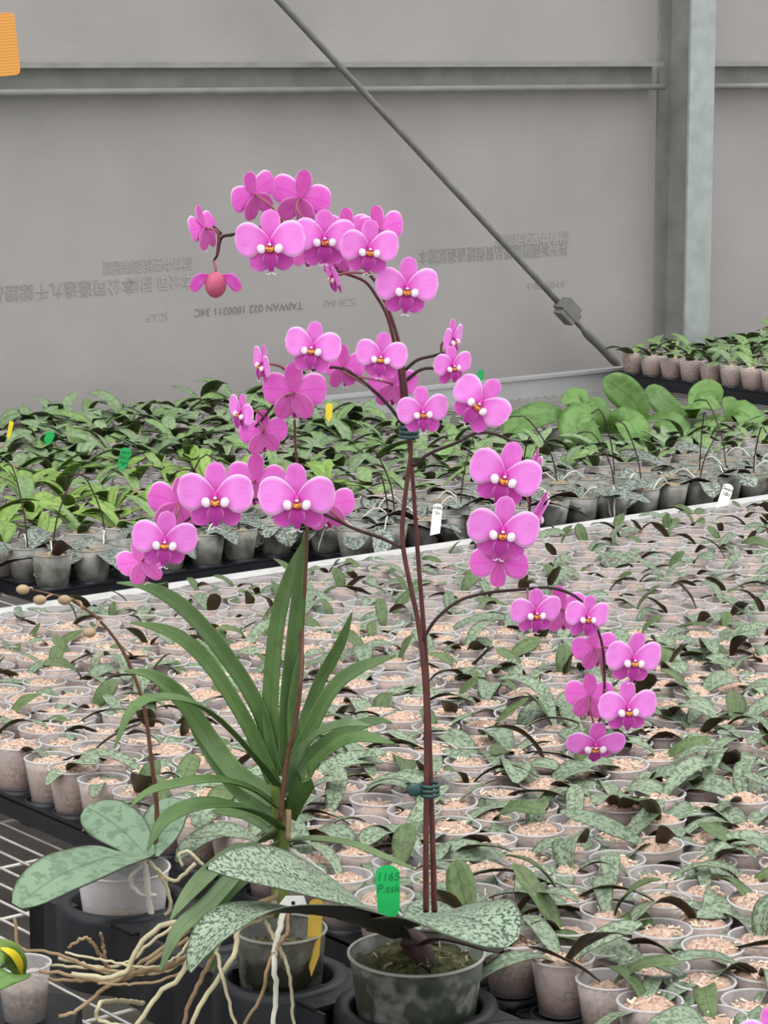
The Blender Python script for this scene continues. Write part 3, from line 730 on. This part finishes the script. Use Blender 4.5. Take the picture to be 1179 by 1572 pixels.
g = MB(); tube(g, PL([(648, 1480), (640, 1450), (622, 1436)], 2.105), lambda t: .013-.004*t, 12, 8); put(g, 'crown_in_shade', M['spikedark'], mo)  # leaf bases coloured near black to paint in the shadow under the leaves
hleaf(mo, [(620, 1436, 2.11), (655, 1400, 2.16), (690, 1392, 2.20)], .016, (0, -.5, .8), M['mottle'])
hleaf(mo, [(640, 1452, 2.10), (690, 1440, 2.06), (735, 1448, 2.02), (770, 1462, 2.0)], .018, (.1, -.2, 1), M['spikedark'], name='leaf_shadow')  # dark blade added to stand for the shadow below the right leaf
st1 = spline(PL([(654, 1400), (654, 1290), (655, 1180), (654, 1080), (649, 1010), (641, 950), (628, 890), (619, 840), (618, 800), (626, 730), (631, 690), (627, 650), (622, 590), (613, 530), (598, 480), (580, 438), (568, 422), (545, 392), (510, 362), (470, 345), (430, 342), (388, 352), (357, 360)], 2.115), 160)
st2 = spline(PL([(667, 1400), (664, 1290), (661, 1200), (657, 1080), (653, 1000), (647, 920), (640, 830), (634, 740), (628, 680), (620, 630), (612, 560), (596, 490), (578, 455), (560, 432), (530, 420), (505, 412)], 2.125), 130)
br_l = spline(PL([(619, 842), (585, 826), (545, 812), (505, 793), (455, 772), (410, 766), (350, 772), (300, 790), (262, 822), (225, 850)], 2.115), 60)
br_r = spline(PL([(634, 716), (660, 696), (700, 680), (735, 664), (775, 672), (800, 700), (812, 745), (812, 790), (800, 830), (785, 850)], 2.12), 60)
br_m = spline(PL([(626, 662), (596, 622), (560, 588), (525, 566), (490, 566), (455, 577), (436, 600), (412, 632), (392, 655)], 2.12), 60)
br_u = spline(PL([(622, 568), (640, 553), (662, 547), (690, 542), (706, 560)], 2.12), 24)
br_v = spline(PL([(622, 585), (645, 568), (670, 566), (700, 578), (728, 600)], 2.13), 24)
br_s = spline(PL([(648, 985), (668, 952), (705, 922), (750, 910), (800, 905), (850, 903), (895, 925), (922, 980), (928, 1040), (924, 1090), (913, 1130)], 2.115), 60)
br_t = spline(PL([(357, 360), (340, 365), (334, 390), (328, 400)], 2.115), 16)
br_t2 = spline(PL([(340, 360), (330, 350), (318, 342)], 2.115), 8)
ST = [st1, st2, br_l, br_r, br_m, br_u, br_v, br_s, br_t, br_t2]
for k, s_ in enumerate((st1, st2)):
    g = MB(); tube(g, s_, (lambda t: .0026-.0014*t), 8); put(g, 'flower_stem', M['spike'], mo)
for s_ in (br_l, br_r, br_m, br_u, br_v, br_s, br_t, br_t2):
    g = MB(); tube(g, s_, (lambda t: .0015-.0005*t), 7); put(g, 'branch', M['spikedark'], mo)
FL = [  # px, py, width, yaw, pitch, roll, y
 (313, 350, 78, -118, -5, 8, 2.10), (390, 298, 84, -140, 20, 24, 2.12), (461, 303, 94, 160, 20, -14, 2.14), (415, 372, 108, -4, 2, -2, 2.06),
 (497, 364, 96, 10, 4, 0, 2.08), (566, 380, 92, 16, 2, 6, 2.05), (583, 352, 80, 152, 5, 12, 2.13), (532, 352, 74, 175, 0, 0, 2.14), (516, 392, 66, -160, -5, 0, 2.13),
 (624, 440, 98, 8, 2, 4, 2.07), (512, 424, 60, -68, -8, 0, 2.10), (474, 385, 62, 165, -20, 0, 2.13),
 (404, 558, 66, -62, 6, 16, 2.09), (481, 532, 88, -16, 8, 6, 2.06), (527, 563, 72, 150, 0, 5, 2.13), (452, 602, 98, 176, 5, 0, 2.10),
 (371, 632, 66, -52, 4, 14, 2.08), (404, 664, 74, 190, 0, 4, 2.12), (586, 546, 80, -8, 6, 6, 2.06), (603, 590, 76, 170, -6, 0, 2.13),
 (648, 630, 80, 12, 4, -2, 2.06), (694, 520, 66, 62, 4, -4, 2.12), (694, 560, 66, 32, 2, -6, 2.07), (738, 618, 94, -8, 6, 40, 2.05),
 (775, 728, 112, 0, 2, 16, 2.06), (820, 720, 74, 100, 0, 0, 2.12), (772, 812, 110, 0, 0, 8, 2.05), (824, 790, 84, 96, -15, 10, 2.13), (766, 862, 90, 168, 12, 176, 2.09),
 (822, 938, 80, 16, 0, 0, 2.06), (862, 935, 78, 170, -5, 8, 2.12), (901, 945, 74, 22, 4, 6, 2.07), (913, 995, 70, 188, 0, 10, 2.13), (972, 1010, 90, 16, 2, 6, 2.06), (905, 1068, 76, 165, 0, 0, 2.12), (963, 1085, 90, 14, 0, 0, 2.06), (914, 1140, 92, 4, -28, 0, 2.08),
 (331, 760, 116, 0, 2, 0, 2.06), (456, 764, 116, 0, 2, 0, 2.06), (392, 738, 90, 172, 0, -3, 2.14), (272, 772, 92, 195, 0, -14, 2.13), (502, 776, 84, 168, -5, 8, 2.13), (253, 828, 100, 4, 0, 4, 2.06), (218, 862, 78, 200, -20, 8, 2.12)]
for i, f in enumerate(FL): flower(mo, f[0], f[1], f[2], f[3], f[4], f[5], f[6], ST, i)
# opening bud at the left tip with two sepals spread
bd = MB(); bc = P(331, 437, 2.11); blob(bd, bc, .0088, .0085, .0108, None, 14, 10); b_o = put(bd, 'flower_bud', M['bud'], mo); b_o['label'] = 'rose pink bud just opening'
for s_ in (-1, 1):
    g = MB(); leaf(g, [bc+Vector((s_*.004, 0, .007)), bc+Vector((s_*.013, -.001, .004)), bc+Vector((s_*.0195, 0, -.006))], petal_w(.0052, .5), (0, -1, 0), 8, 5, .2, .0005); put(g, 'sepal', M['sepal'], b_o)
g = MB(); tube(g, [bc+Vector((0, 0, .009)), P(331, 412, 2.11), P(328, 400, 2.115)], .0011, 6, 6); put(g, 'pedicel', M['pedicel'], b_o)

# clips on the twin stems
def clip(px, py, label, wing):
    t = thing('plant_clip', label, 'clip', P(px, py, 2.11)); g = MB(); c = Vector(t.location)
    for dz in (-.004, .0, .004): lathe(g, [(.0072, dz-.0014), (.0086, dz-.0014), (.0086, dz+.0014), (.0072, dz+.0014)], 16, c+Vector((0, .006, 0)), closed=True)
    put(g, 'jaws', M['clip'], t)
    if wing: g = MB(); blob(g, c+Vector((-.013, .002, .001)), .007, .003, .0062, None, 12, 6); put(g, 'finger_tab', M['clip'], t)
clip(660, 1215, 'dark teal plastic clip holding the two maroon stems, lower one', True)
clip(628, 664, 'black plastic clip on the maroon stems just under the middle flowers', False)

# ---- plant tags
def plant_tag(px, py, w, h, tilt, y, mat, label, lines, ink, pitch=0, group=None, point=.28, slant=0, name='plant_tag'):
    c = P(px, py, y); k = proj(c)[2]/F; W_ = w*k/2; H_ = h*k/2
    t = thing(name, label, 'plant tag', c); t.rotation_euler = (math.radians(-10+pitch), math.radians(tilt), 0)
    out = [(W_*math.cos(a), H_-W_*.75+W_*.75*math.sin(a)) for a in [PI*i/12 for i in range(13)]]
    if slant: out += [(-W_, -H_), (W_, -H_+2*H_*point)]
    else: out += [(-W_*.9, -H_+2*H_*point), (0, -H_), (W_*.9, -H_+2*H_*point)]
    n = len(out); g = MB(); vs = [(x, -.0003, z) for x, z in out]+[(x, .0003, z) for x, z in out]
    g.add(vs, [tuple(range(n))[::-1], tuple(range(n, 2*n))]+[(i, (i+1) % n, n+(i+1) % n, n+i) for i in range(n)], smooth=False)
    g.build('card', mat, t)
    for i, s in enumerate(lines):
        cu = bpy.data.curves.new('handwriting', 'FONT'); cu.body = s; cu.size = W_*.95; cu.align_x = 'CENTER'; cu.shear = .2; cu.materials.append(ink)
        cu.extrude = .00008; o = font_mesh('handwriting', cu, t)
        o.location = (0, -.0006, H_-W_*(1.25+.95*i)); o.rotation_euler = (PI/2, 0, 0)
    return t
plant_tag(596, 1376, 38, 96, -2, 2.07, M['taggreen'], 'bright green tag standing in the big stained clear pot', ['1165', 'P.ssk'], M['inkgreen'], 0)
# deeper half of the green tag shows between the leaves
plant_tag(190, 706, 17, 38, 16, 4.35, M['taggreen'], 'green tag with black handwriting, upright among the left green seedlings', ['JHT', 'HV3', 'HJP'], M['ink'])
plant_tag(670, 798, 15, 50, 6, 4.35, M['tagwhite'], 'white tag upright in the marbled row right of the maroon stems', ['W9Ro', 'So'], M['ink'], point=.1, slant=1)
plant_tag(1113, 763, 17, 42, 18, 4.52, M['tagwhite'], 'white slanted tag near the right border above the marbled row', ['Sweo', '18o'], M['ink'], point=.25, slant=1)
plant_tag(505, 634, 11, 30, 2, 5.1, M['tagyellow'], 'bright yellow tag left of the maroon stem, middle of far bench', [], M['ink'])
plant_tag(738, 577, 11, 18, 0, 5.9, M['taggreen'], 'small dark green tag by the aluminium rim right of the flowers', [], M['ink'])
plant_tag(75, 673, 14, 22, 20, 4.9, M['taggreen'], 'small green tag half hidden in leaves at far left', [], M['ink'])
plant_tag(15, 661, 7, 30, 12, 5.0, M['tagyellow'], 'thin yellow tag edge-on at the left border of the far bench', [], M['ink'])

# ---- strap-leaved vanda in a small pot
va = thing('vanda_orchid', 'strap-leaved green orchid fan with tangled aerial roots, left of the pink orchid', 'orchid', uv(1.288, 1.765, .0075))
pv = Vector(va.location)
g = pot_mb(.040, .031, .108, 32, .002); g.v = [q+pv for q in g.v]; put(g, 'pot', [M['darkclear'], M['dirtyrim']], va)
g = moss_mb(.040, .031, .108, .8, 8, 28, .005, 20); g.v = [q+pv+Vector((0, 0, .0006)) for q in g.v]; put(g, 'moss', [M['mossdark'], M['rootbrown']], va)
YV = 2.17
g = MB(); tube(g, PL([(432, 1405), (430, 1340), (432, 1290), (428, 1240), (424, 1200)], YV), lambda t: .0085-.003*t, 10, 16); put(g, 'stem', M['vandastem'], va)
def vleaf(pts, wpx, hint=(0, -.8, .6), mat='strap', fold=.35, wave=.02, tw=0):
    pts = [(p[0], p[1], p[2] if len(p) > 2 else YV) for p in pts]; hleaf(va, pts, -(wpx/2*2.2/F), hint, M[mat], 22, fold, wave=wave, twist=tw)
vleaf([(422, 1190), (416, 1080), (426, 960), (443, 890), (463, 835)], 27, (-.2, -1, .1))
vleaf([(436, 1190), (440, 1080), (450, 980), (459, 900), (468, 815)], 26, (.35, -1, .1))
vleaf([(450, 1170), (447, 1090), (456, 1030), (464, 990)], 24, (.6, -.6, .1))
vleaf([(424, 1180), (400, 1090), (346, 1004), (285, 936), (230, 903), (179, 895)], 27, (-.5, -.55, .7))
vleaf([(422, 1200), (385, 1118), (330, 1030), (285, 985), (244, 965), (200, 956)], 25, (-.5, -.5, .7))
vleaf([(424, 1230, 2.19), (366, 1190, 2.21), (326, 1140, 2.23), (285, 1080, 2.23), (236, 1040, 2.22), (191, 1030, 2.21)], 32, (-.4, -.6, .7))
vleaf([(424, 1262, 2.19), (375, 1220, 2.22), (335, 1170, 2.23), (300, 1110, 2.24), (270, 1080, 2.24)], 30, (-.4, -.6, .7))
vleaf([(424, 1210), (396, 1172, 2.14), (350, 1120, 2.10), (300, 1082, 2.06), (245, 1073, 2.03), (205, 1088, 2.01), (175, 1150, 2.0)], 26, (-.15, -.55, .9))
vleaf([(425, 1240), (385, 1212, 2.14), (330, 1198, 2.10), (270, 1205, 2.07), (225, 1218, 2.05), (200, 1240, 2.04)], 22, (-.1, -.6, .9))
vleaf([(432, 1275), (395, 1250, 2.13), (345, 1237, 2.08), (295, 1240, 2.05), (252, 1262, 2.03), (226, 1306, 2.02)], 34, (-.15, -.6, .85))
vleaf([(430, 1285, 2.19), (400, 1262, 2.22), (365, 1248, 2.25), (325, 1245, 2.27)], 26, (0, -.7, .7))
vleaf([(420, 1285), (380, 1300, 2.11), (330, 1335, 2.08), (290, 1375, 2.06), (262, 1412, 2.05)], 34, (-.45, -.75, .5), 'strapgrey')
vleaf([(425, 1300), (375, 1330, 2.09), (320, 1390, 2.06), (275, 1430, 2.04), (246, 1490, 2.03)], 32, (-.45, -.8, .4), 'strapgrey')
vleaf([(428, 1305), (370, 1345, 2.10), (330, 1390, 2.08), (322, 1445, 2.07), (327, 1492, 2.07)], 30, (.3, -1, .3), 'strap')
vleaf([(448, 1180, 2.19), (466, 1110, 2.21), (490, 1045, 2.22), (520, 990, 2.22), (540, 940, 2.22)], 22, (.5, -.6, .5))
vleaf([(440, 1190, 2.17), (470, 1130, 2.17), (505, 1065, 2.17), (545, 1030, 2.17), (608, 1006, 2.17)], 24, (.4, -.6, .7))
vleaf([(440, 1215), (455, 1170, 2.15), (485, 1130, 2.13), (530, 1112, 2.11), (570, 1115, 2.10)], 22, (.25, -.6, .8), 'strapgrey')
vleaf([(440, 1250), (462, 1210, 2.14), (500, 1160, 2.11), (545, 1135, 2.09), (606, 1142, 2.07)], 34, (.4, -.6, .75))
vleaf([(440, 1225), (470, 1170, 2.2), (520, 1130, 2.2), (575, 1108, 2.2), (602, 1110, 2.2)], 26, (.3, -.5, .8))
vleaf([(446, 1292), (480, 1288, 2.14), (540, 1296, 2.11), (590, 1316, 2.09), (640, 1336, 2.08)], 14, (.1, -.5, .9), 'strapgrey')
g = MB(); vs_ = PL([(430, 1260, 2.14), (440, 1170, 2.14), (455, 1100, 2.14), (462, 1040, 2.14), (464, 970), (468, 900), (471, 840), (470, 790), (455, 700), (452, 645), (448, 610)], YV); tube(g, vs_, lambda t: .0022-.0012*t, 8, 60); o = put(g, 'flower_spike', M['oldspike'], va)
g = MB(); tube(g, PL([(442, 1290), (443, 1265), (443, 1243)], 2.15), .0024, 8, 6); put(g, 'cut_spike_stub', M['rootbrown'], va)
RT = [([(432, 1360), (405, 1385), (300, 1400), (290, 1430), (255, 1450), (215, 1480), (170, 1510), (130, 1500), (60, 1490)], 2.13, .0022, 'rootbrown'),
 ([(430, 1380), (380, 1400), (310, 1420), (255, 1418), (215, 1450), (195, 1490), (160, 1500), (110, 1495)], 2.11, .0028, 'root'),
 ([(430, 1385), (360, 1400), (310, 1440), (275, 1500), (240, 1530), (205, 1580)], 2.05, .0027, 'root'),
 ([(430, 1390), (370, 1410), (362, 1460), (340, 1495), (310, 1540), (290, 1590)], 2.04, .0026, 'root'),
 ([(432, 1395), (350, 1420), (330, 1465), (295, 1530), (278, 1590)], 2.07, .0024, 'rootbrown'),
 ([(425, 1400), (340, 1440), (337, 1480), (350, 1530), (365, 1590)], 2.04, .0019, 'root'),
 ([(440, 1380), (428, 1430), (420, 1480), (424, 1520), (418, 1590)], 2.03, .0028, 'rootwhite'),
 ([(440, 1390), (440, 1430), (415, 1475), (400, 1530), (370, 1580)], 2.035, .0019, 'rootbrown'),
 ([(400, 1400), (425, 1450), (440, 1480), (448, 1530), (452, 1590)], 2.05, .0018, 'root'),
 ([(370, 1420), (290, 1470), (240, 1490), (160, 1490), (75, 1462), (30, 1455), (22, 1410)], 2.14, .0018, 'rootbrown'),
 ([(330, 1440), (260, 1482), (190, 1500), (125, 1545), (110, 1555), (90, 1560)], 2.11, .0023, 'rootbrown'),
 ([(300, 1460), (250, 1490), (170, 1492), (120, 1478), (90, 1470)], 2.15, .0026, 'root'),
 ([(170, 1495), (150, 1460), (130, 1440), (105, 1455)], 2.15, .0018, 'rootbrown'),
 ([(165, 1492), (158, 1450), (154, 1432)], 2.14, .0015, 'rootbrown'),
 ([(290, 1440), (240, 1470), (200, 1500), (150, 1505), (100, 1505), (60, 1500)], 2.16, .002, 'rootbrown'),
 ([(220, 1540), (180, 1536), (155, 1540), (148, 1560), (170, 1572), (210, 1576)], 2.08, .0022, 'root'),
 ([(446, 1305), (470, 1320), (500, 1345), (520, 1380)], 2.16, .0026, 'rootwhite'),
 ([(350, 1400), (290, 1410), (240, 1440), (190, 1480), (120, 1485), (70, 1480)], 2.17, .0017, 'root'),
 ([(340, 1420), (310, 1470), (260, 1500), (210, 1510), (150, 1510)], 2.09, .0015, 'rootbrown'),
 ([(300, 1430), (270, 1470), (225, 1485), (140, 1470), (100, 1462)], 2.12, .0014, 'root')]
for (pts, y, r, mt) in RT:
    pp = PL([(a, b_, 2.17+(y-2.17)*min(1, i/2)) for i, (a, b_) in enumerate(pts)])
    pp = [Vector((q.x, q.y, max(q.z, .012))) for q in pp]
    g = MB(); tube(g, pp, (lambda t, r=r: r*(1.05-.3*t)), 8, 34, wob=.0009); put(g, 'aerial_root', M[mt], va)
# tags in that pot
t = plant_tag(482, 1440, 22, 120, 4, 2.160, M['tagochre'], 'faded ochre yellow tag inside the pot of the strap-leaved orchid', [], M['ink'])
g = MB(); c = P(450, 1386, 2.09); t = thing('plant_tag', 'white tag corner with a punched hole between the mottled leaves', 'plant tag', c)
vs = [(-.014, 0, -.004), (.012, 0, -.004), (.009, 0, .006), (-.006, 0, .006)]; vs += [(x, y+.0006, z) for x, y, z in vs]
g.add(vs, [(3, 2, 1, 0), (4, 5, 6, 7), (0, 1, 5, 4), (1, 2, 6, 5), (2, 3, 7, 6), (3, 0, 4, 7)], smooth=False); g.build('card', M['tagwhite'], t)
g = MB(); lathe(g, [(.0001, -.0004), (.0016, -.0004), (.0016, .0001)], 12); g.v = [Vector((q.x, q.z-.0003, q.y)) for q in g.v]; g.build('punched_hole', M['ink'], t)

# ---- grey-leaved orchid with an old budded spike, left
go = thing('budded_orchid', 'broad grey-green-leaved orchid at left with a brown spike of tan buds', 'orchid', uv(1.293, 2.025, .0075))
pg = Vector(go.location)
g = pot_mb(.044, .033, .098, 32, .002); g.v = [q+pg for q in g.v]; put(g, 'pot', [M['clear'], M['rim']], go)
g = moss_mb(.044, .033, .098, .45, 9, 28, .004, 14); g.v = [q+pg+Vector((0, 0, .0006)) for q in g.v]; put(g, 'moss', [M['mossdark'], M['rootbrown']], go)
YG = 2.40
hleaf(go, [(226, 1318, YG), (195, 1312, 2.34), (140, 1326, 2.28), (80, 1352, 2.24), (26, 1392, 2.21)], .033, (-.1, -.42, .9), M['greyleaf'], 24, .12, .52, .45, .25)
hleaf(go, [(226, 1318, YG), (205, 1292, 2.42), (170, 1262, 2.46), (134, 1240, 2.49)], .026, (.1, -.75, .7), M['greyleaf'], 20, .12, .55, .5, .4)
hleaf(go, [(230, 1316, YG), (244, 1285, 2.43), (256, 1250, 2.47), (262, 1226, 2.49)], .024, (-.2, -.85, .5), M['greyleaf'], 20, .12, .55, .5, .4)
sp_ = spline(PL([(236, 1318), (241, 1250), (233, 1170), (222, 1090), (205, 1035), (183, 990), (150, 950), (110, 922), (78, 912), (48, 905)], 2.42), 60)
g = MB(); tube(g, sp_, lambda t: .0026-.0016*t, 8); sko = put(g, 'flower_spike', M['oldspike'], go)
for (x, y, q) in ((35, 905, (50, 906)), (61, 921, (80, 913)), (99, 921, (112, 924)), (137, 971, (152, 952))):
    g = MB(); c = P(x, y, 2.41); blob(g, c, .0066, .0050, .0048, None, 12, 8); o = put(g, 'flower_bud', M['budtan'], sko)
    g = MB(); tube(g, [c+Vector((.004, 0, .001)), P((x+q[0])/2+6, (y+q[1])/2-3, 2.415), P(q[0], q[1], 2.42)], .0011, 6, 6); put(g, 'pedicel', M['budtan'], sko)
g = MB(); tube(g, [P(116, 922, 2.42), P(124, 925, 2.40), P(126, 935, 2.40)], .0012, 6, 6); put(g, 'pedicel', M['budtan'], sko)
for pts, r in (([(222, 1318), (225, 1350), (232, 1400), (240, 1430)], .0030), ([(224, 1322), (200, 1350), (215, 1372), (240, 1375)], .0022), ([(226, 1320), (262, 1352), (285, 1340), (300, 1325)], .0020), ([(226, 1320), (250, 1350), (262, 1390), (245, 1415)], .0018), ([(280, 1330), (275, 1312), (290, 1308), (312, 1328)], .0016)):
    g = MB(); tube(g, PL(pts, 2.345), r, 8, 18, wob=.0006); put(g, 'root', M['rootwhite'] if r > .0021 else M['root'], go)
g = MB(); blob(g, P(217, 1322, 2.36), .009, .004, .003, None, 10, 6); put(g, 'root_tip', M['rootwhite'], go)

# ---- broad-leaved plants on the far bench at right
def broad(label, cpx, cpy, y, leaves, pots):
    c = P(cpx, cpy, y); base = Vector((c.x, c.y, .024)); t = thing('broadleaf_orchid', label, 'potted orchid', base)
    g = pot_mb(.05, .038, .07, 24, .002); g.v = [q+base for q in g.v]; put(g, 'pot', [M['dirtyclear'], M['dirtyrim']], t)
    g = moss_mb(.05, .038, .07, .85, 3, 22, .004, 8); g.v = [q+base+Vector((0, 0, .0006)) for q in g.v]; put(g, 'moss', [M['mossdark'], M['rootbrown']], t)
    for (pts, wpx, hint) in leaves:
        n = len(pts)
        pp = [base+Vector((0, 0, .066))]+[P(a, b_, y+dy) for (a, b_, dy) in pts]
        g = MB(); leaf(g, pp, wf(wpx/2*y/F*1.15, .58, .6, .3), hint, 16, 6, .12, .0012, .05); put(g, 'leaf', M['bigleaf'], t)
    return base
bb = [broad('broad-leaved green plant with a leaf drooping far to the left', 868, 672, 5.48, [([(850, 635, -.02), (810, 645, -.05), (776, 672, -.08)], 50, (-.2, -.6, .8)), ([(890, 610, 0), (862, 618, -.02)], 30, (0, -.7, .7))], 1),
 broad('broad-leaved green plant with two wide overlapping leaves at front', 930, 668, 5.42, [([(905, 640, -.06), (885, 655, -.09), (920, 690, -.12)], 52, (-.3, -.8, .5)), ([(960, 645, -.05), (975, 665, -.09), (985, 694, -.11)], 46, (.3, -.9, .4)), ([(920, 625, .02), (905, 612, .03)], 26, (0, -.7, .7))], 1),
 broad('broad-leaved green plant with the tallest upright leaf, right of centre', 990, 645, 5.62, [([(975, 618, 0), (950, 596, 0), (926, 582, 0)], 44, (-.2, -1, .35)), ([(1010, 642, -.03), (1038, 640, -.05)], 18, (.1, -.6, .8)), ([(1020, 645, -.05), (1042, 660, -.08), (1052, 682, -.1)], 36, (.3, -.9, .4))], 1),
 broad('broad-leaved green plant with flat glossy leaves under the far tray', 1062, 650, 5.66, [([(1025, 625, .0), (1005, 604, .02), (990, 600, .02)], 32, (-.2, -.9, .5)), ([(1060, 622, -.06), (1080, 616, -.08), (1106, 626, -.08)], 34, (0, -.6, .8)), ([(1075, 608, .05), (1095, 600, .06), (1104, 618, .06)], 34, (.2, -.8, .6)), ([(1080, 645, -.05), (1100, 655, -.08), (1108, 674, -.1)], 34, (.3, -.9, .4))], 1),
 broad('broad-leaved green plant farthest right, one leaf hanging over its pot', 1118, 655, 5.6, [([(1135, 632, 0), (1152, 645, -.03), (1160, 672, -.05)], 46, (.4, -.9, .4)), ([(1122, 625, .03), (1112, 610, .05)], 24, (0, -.8, .6))], 1)]
t = thing('seedling_tray', 'black tray carrying the broad-leaved green plants on the far bench', 'tray', uv(touv(bb[1])[0], touv(bb[1])[1], 0))
g = MB(); us_ = [touv(q) for q in bb]; ubox(g, min(a for a, _ in us_)-.07, max(a for a, _ in us_)+.07, min(b_ for _, b_ in us_)-.065, max(b_ for _, b_ in us_)+.065, .0, .022); put(g, 'plate', M['black'], t)

# ---- small potted plant on a rounded black tray, bottom left
c = uv(1.103, 1.886, 0); c = PZ(36, 1478, .092); c.z = 0
ct = thing('corner_tray', 'black round-cornered tray at the bottom left corner', 'tray', c)
g = MB(); out = []
for (a, b_, s0) in ((.03, -.034, -90), (.03, .034, 0), (-.25, .034, 90), (-.25, -.034, 180)):
    for k in range(7): an = math.radians(s0+15*k); out.append((a-.012+.028*math.cos(an), b_-.0+.028*math.sin(an)))
n = len(out); vs = [(x, y, .0) for x, y in out]+[(x*1.0, y, .038) for x, y in out]+[(x*.985, y*.96, .042) for x, y in out]
g.add(vs, [tuple(range(n))[::-1], tuple(range(2*n, 3*n))]+[(i+q*n, (i+1) % n+q*n, (i+1) % n+(q+1)*n, i+(q+1)*n) for q in (0, 1) for i in range(n)], smooth=False)
g.build('plate', M['black'], ct)
sp2 = thing('potted_seedling', 'lone bright-leaved seedling in a clear pot at the bottom left corner', 'potted seedling', c+Vector((0, 0, .042)))
link('pot', pot_mb(.0235, .018, .050, 24).mesh('pot', [M['clear'], M['rim']]), sp2); link('moss', moss_mb(.0235, .018, .050, .6, 70).mesh('moss', [M['mossgrey'], M['chip']]), sp2, (0, 0, .0006))
hleaf(sp2, [(32, 1500, 2.13), (22, 1478, 2.11), (4, 1462, 2.09), (-25, 1465, 2.08)], .012, (-.1, -.8, .5), M['yellowgreen'])
hleaf(sp2, [(28, 1505, 2.12), (24, 1498, 2.09), (5, 1500, 2.07), (-25, 1520, 2.06)], .013, (0, -.6, .8), M['bigleaf'])
g = MB(); leaf(g, PL([(33, 1500, 2.12), (30, 1480, 2.10), (18, 1463, 2.09), (0, 1455, 2.09)]), wf(.004, .5, .6, .6), (.6, -.6, .2), 10, 3, .1); put(g, 'yellowed_leaf', M['tagyellow'], sp2)

# ---- second pink orchid whose flower enters at the bottom right
po = thing('pink_orchid', 'pink orchid petal entering at the bottom right corner of the photo', 'orchid', Vector((P(1235, 1620, 1.78).x+.02, 1.80, .0)))
flower(po, 1190, 1592, 112, -8, 6, -14, 1.78, None, 1)
g = MB(); c = P(1190, 1592, 1.78); b0 = Vector(po.location)
tube(g, [c+Vector((0, .012, 0)), c+Vector((.015, .02, -.002)), b0+Vector((0, 0, .06)), b0+Vector((0, 0, .03))], .002, 7, 14); put(g, 'flower_stem', M['spike'], po)

# ---- sticky trap card hanging at the top left
tr = thing('sticky_trap', 'orange-yellow ridged sticky insect card at the top left corner', 'sticky trap', P(-12, 70, 2.9))
g = MB(); out = []; Wc = .0278; Hc = .034
for (a, b_, s0) in ((1, 1, 0), (-1, 1, 90), (-1, -1, 180), (1, -1, 270)):
    for k in range(6): an = math.radians(s0+18*k); out.append((a*(Wc-.006)+.006*math.cos(an), b_*(Hc-.006)+.006*math.sin(an)))
n = len(out); g.add([(x, -.0008, z) for x, z in out]+[(x, .0008, z) for x, z in out], [tuple(range(n))[::-1], tuple(range(n, 2*n))]+[(i, (i+1) % n, n+(i+1) % n, n+i) for i in range(n)], smooth=False)
g.build('card', M['trap'], tr); tr.rotation_euler = (0, math.radians(-5), 0)
g = MB(); tube(g, [(-.015, 0, .032), (-.02, 0, .35), (-.02, 0, 2.2)], .0008, 5, 6); g.build('hanging_wire', M['wire'], tr)
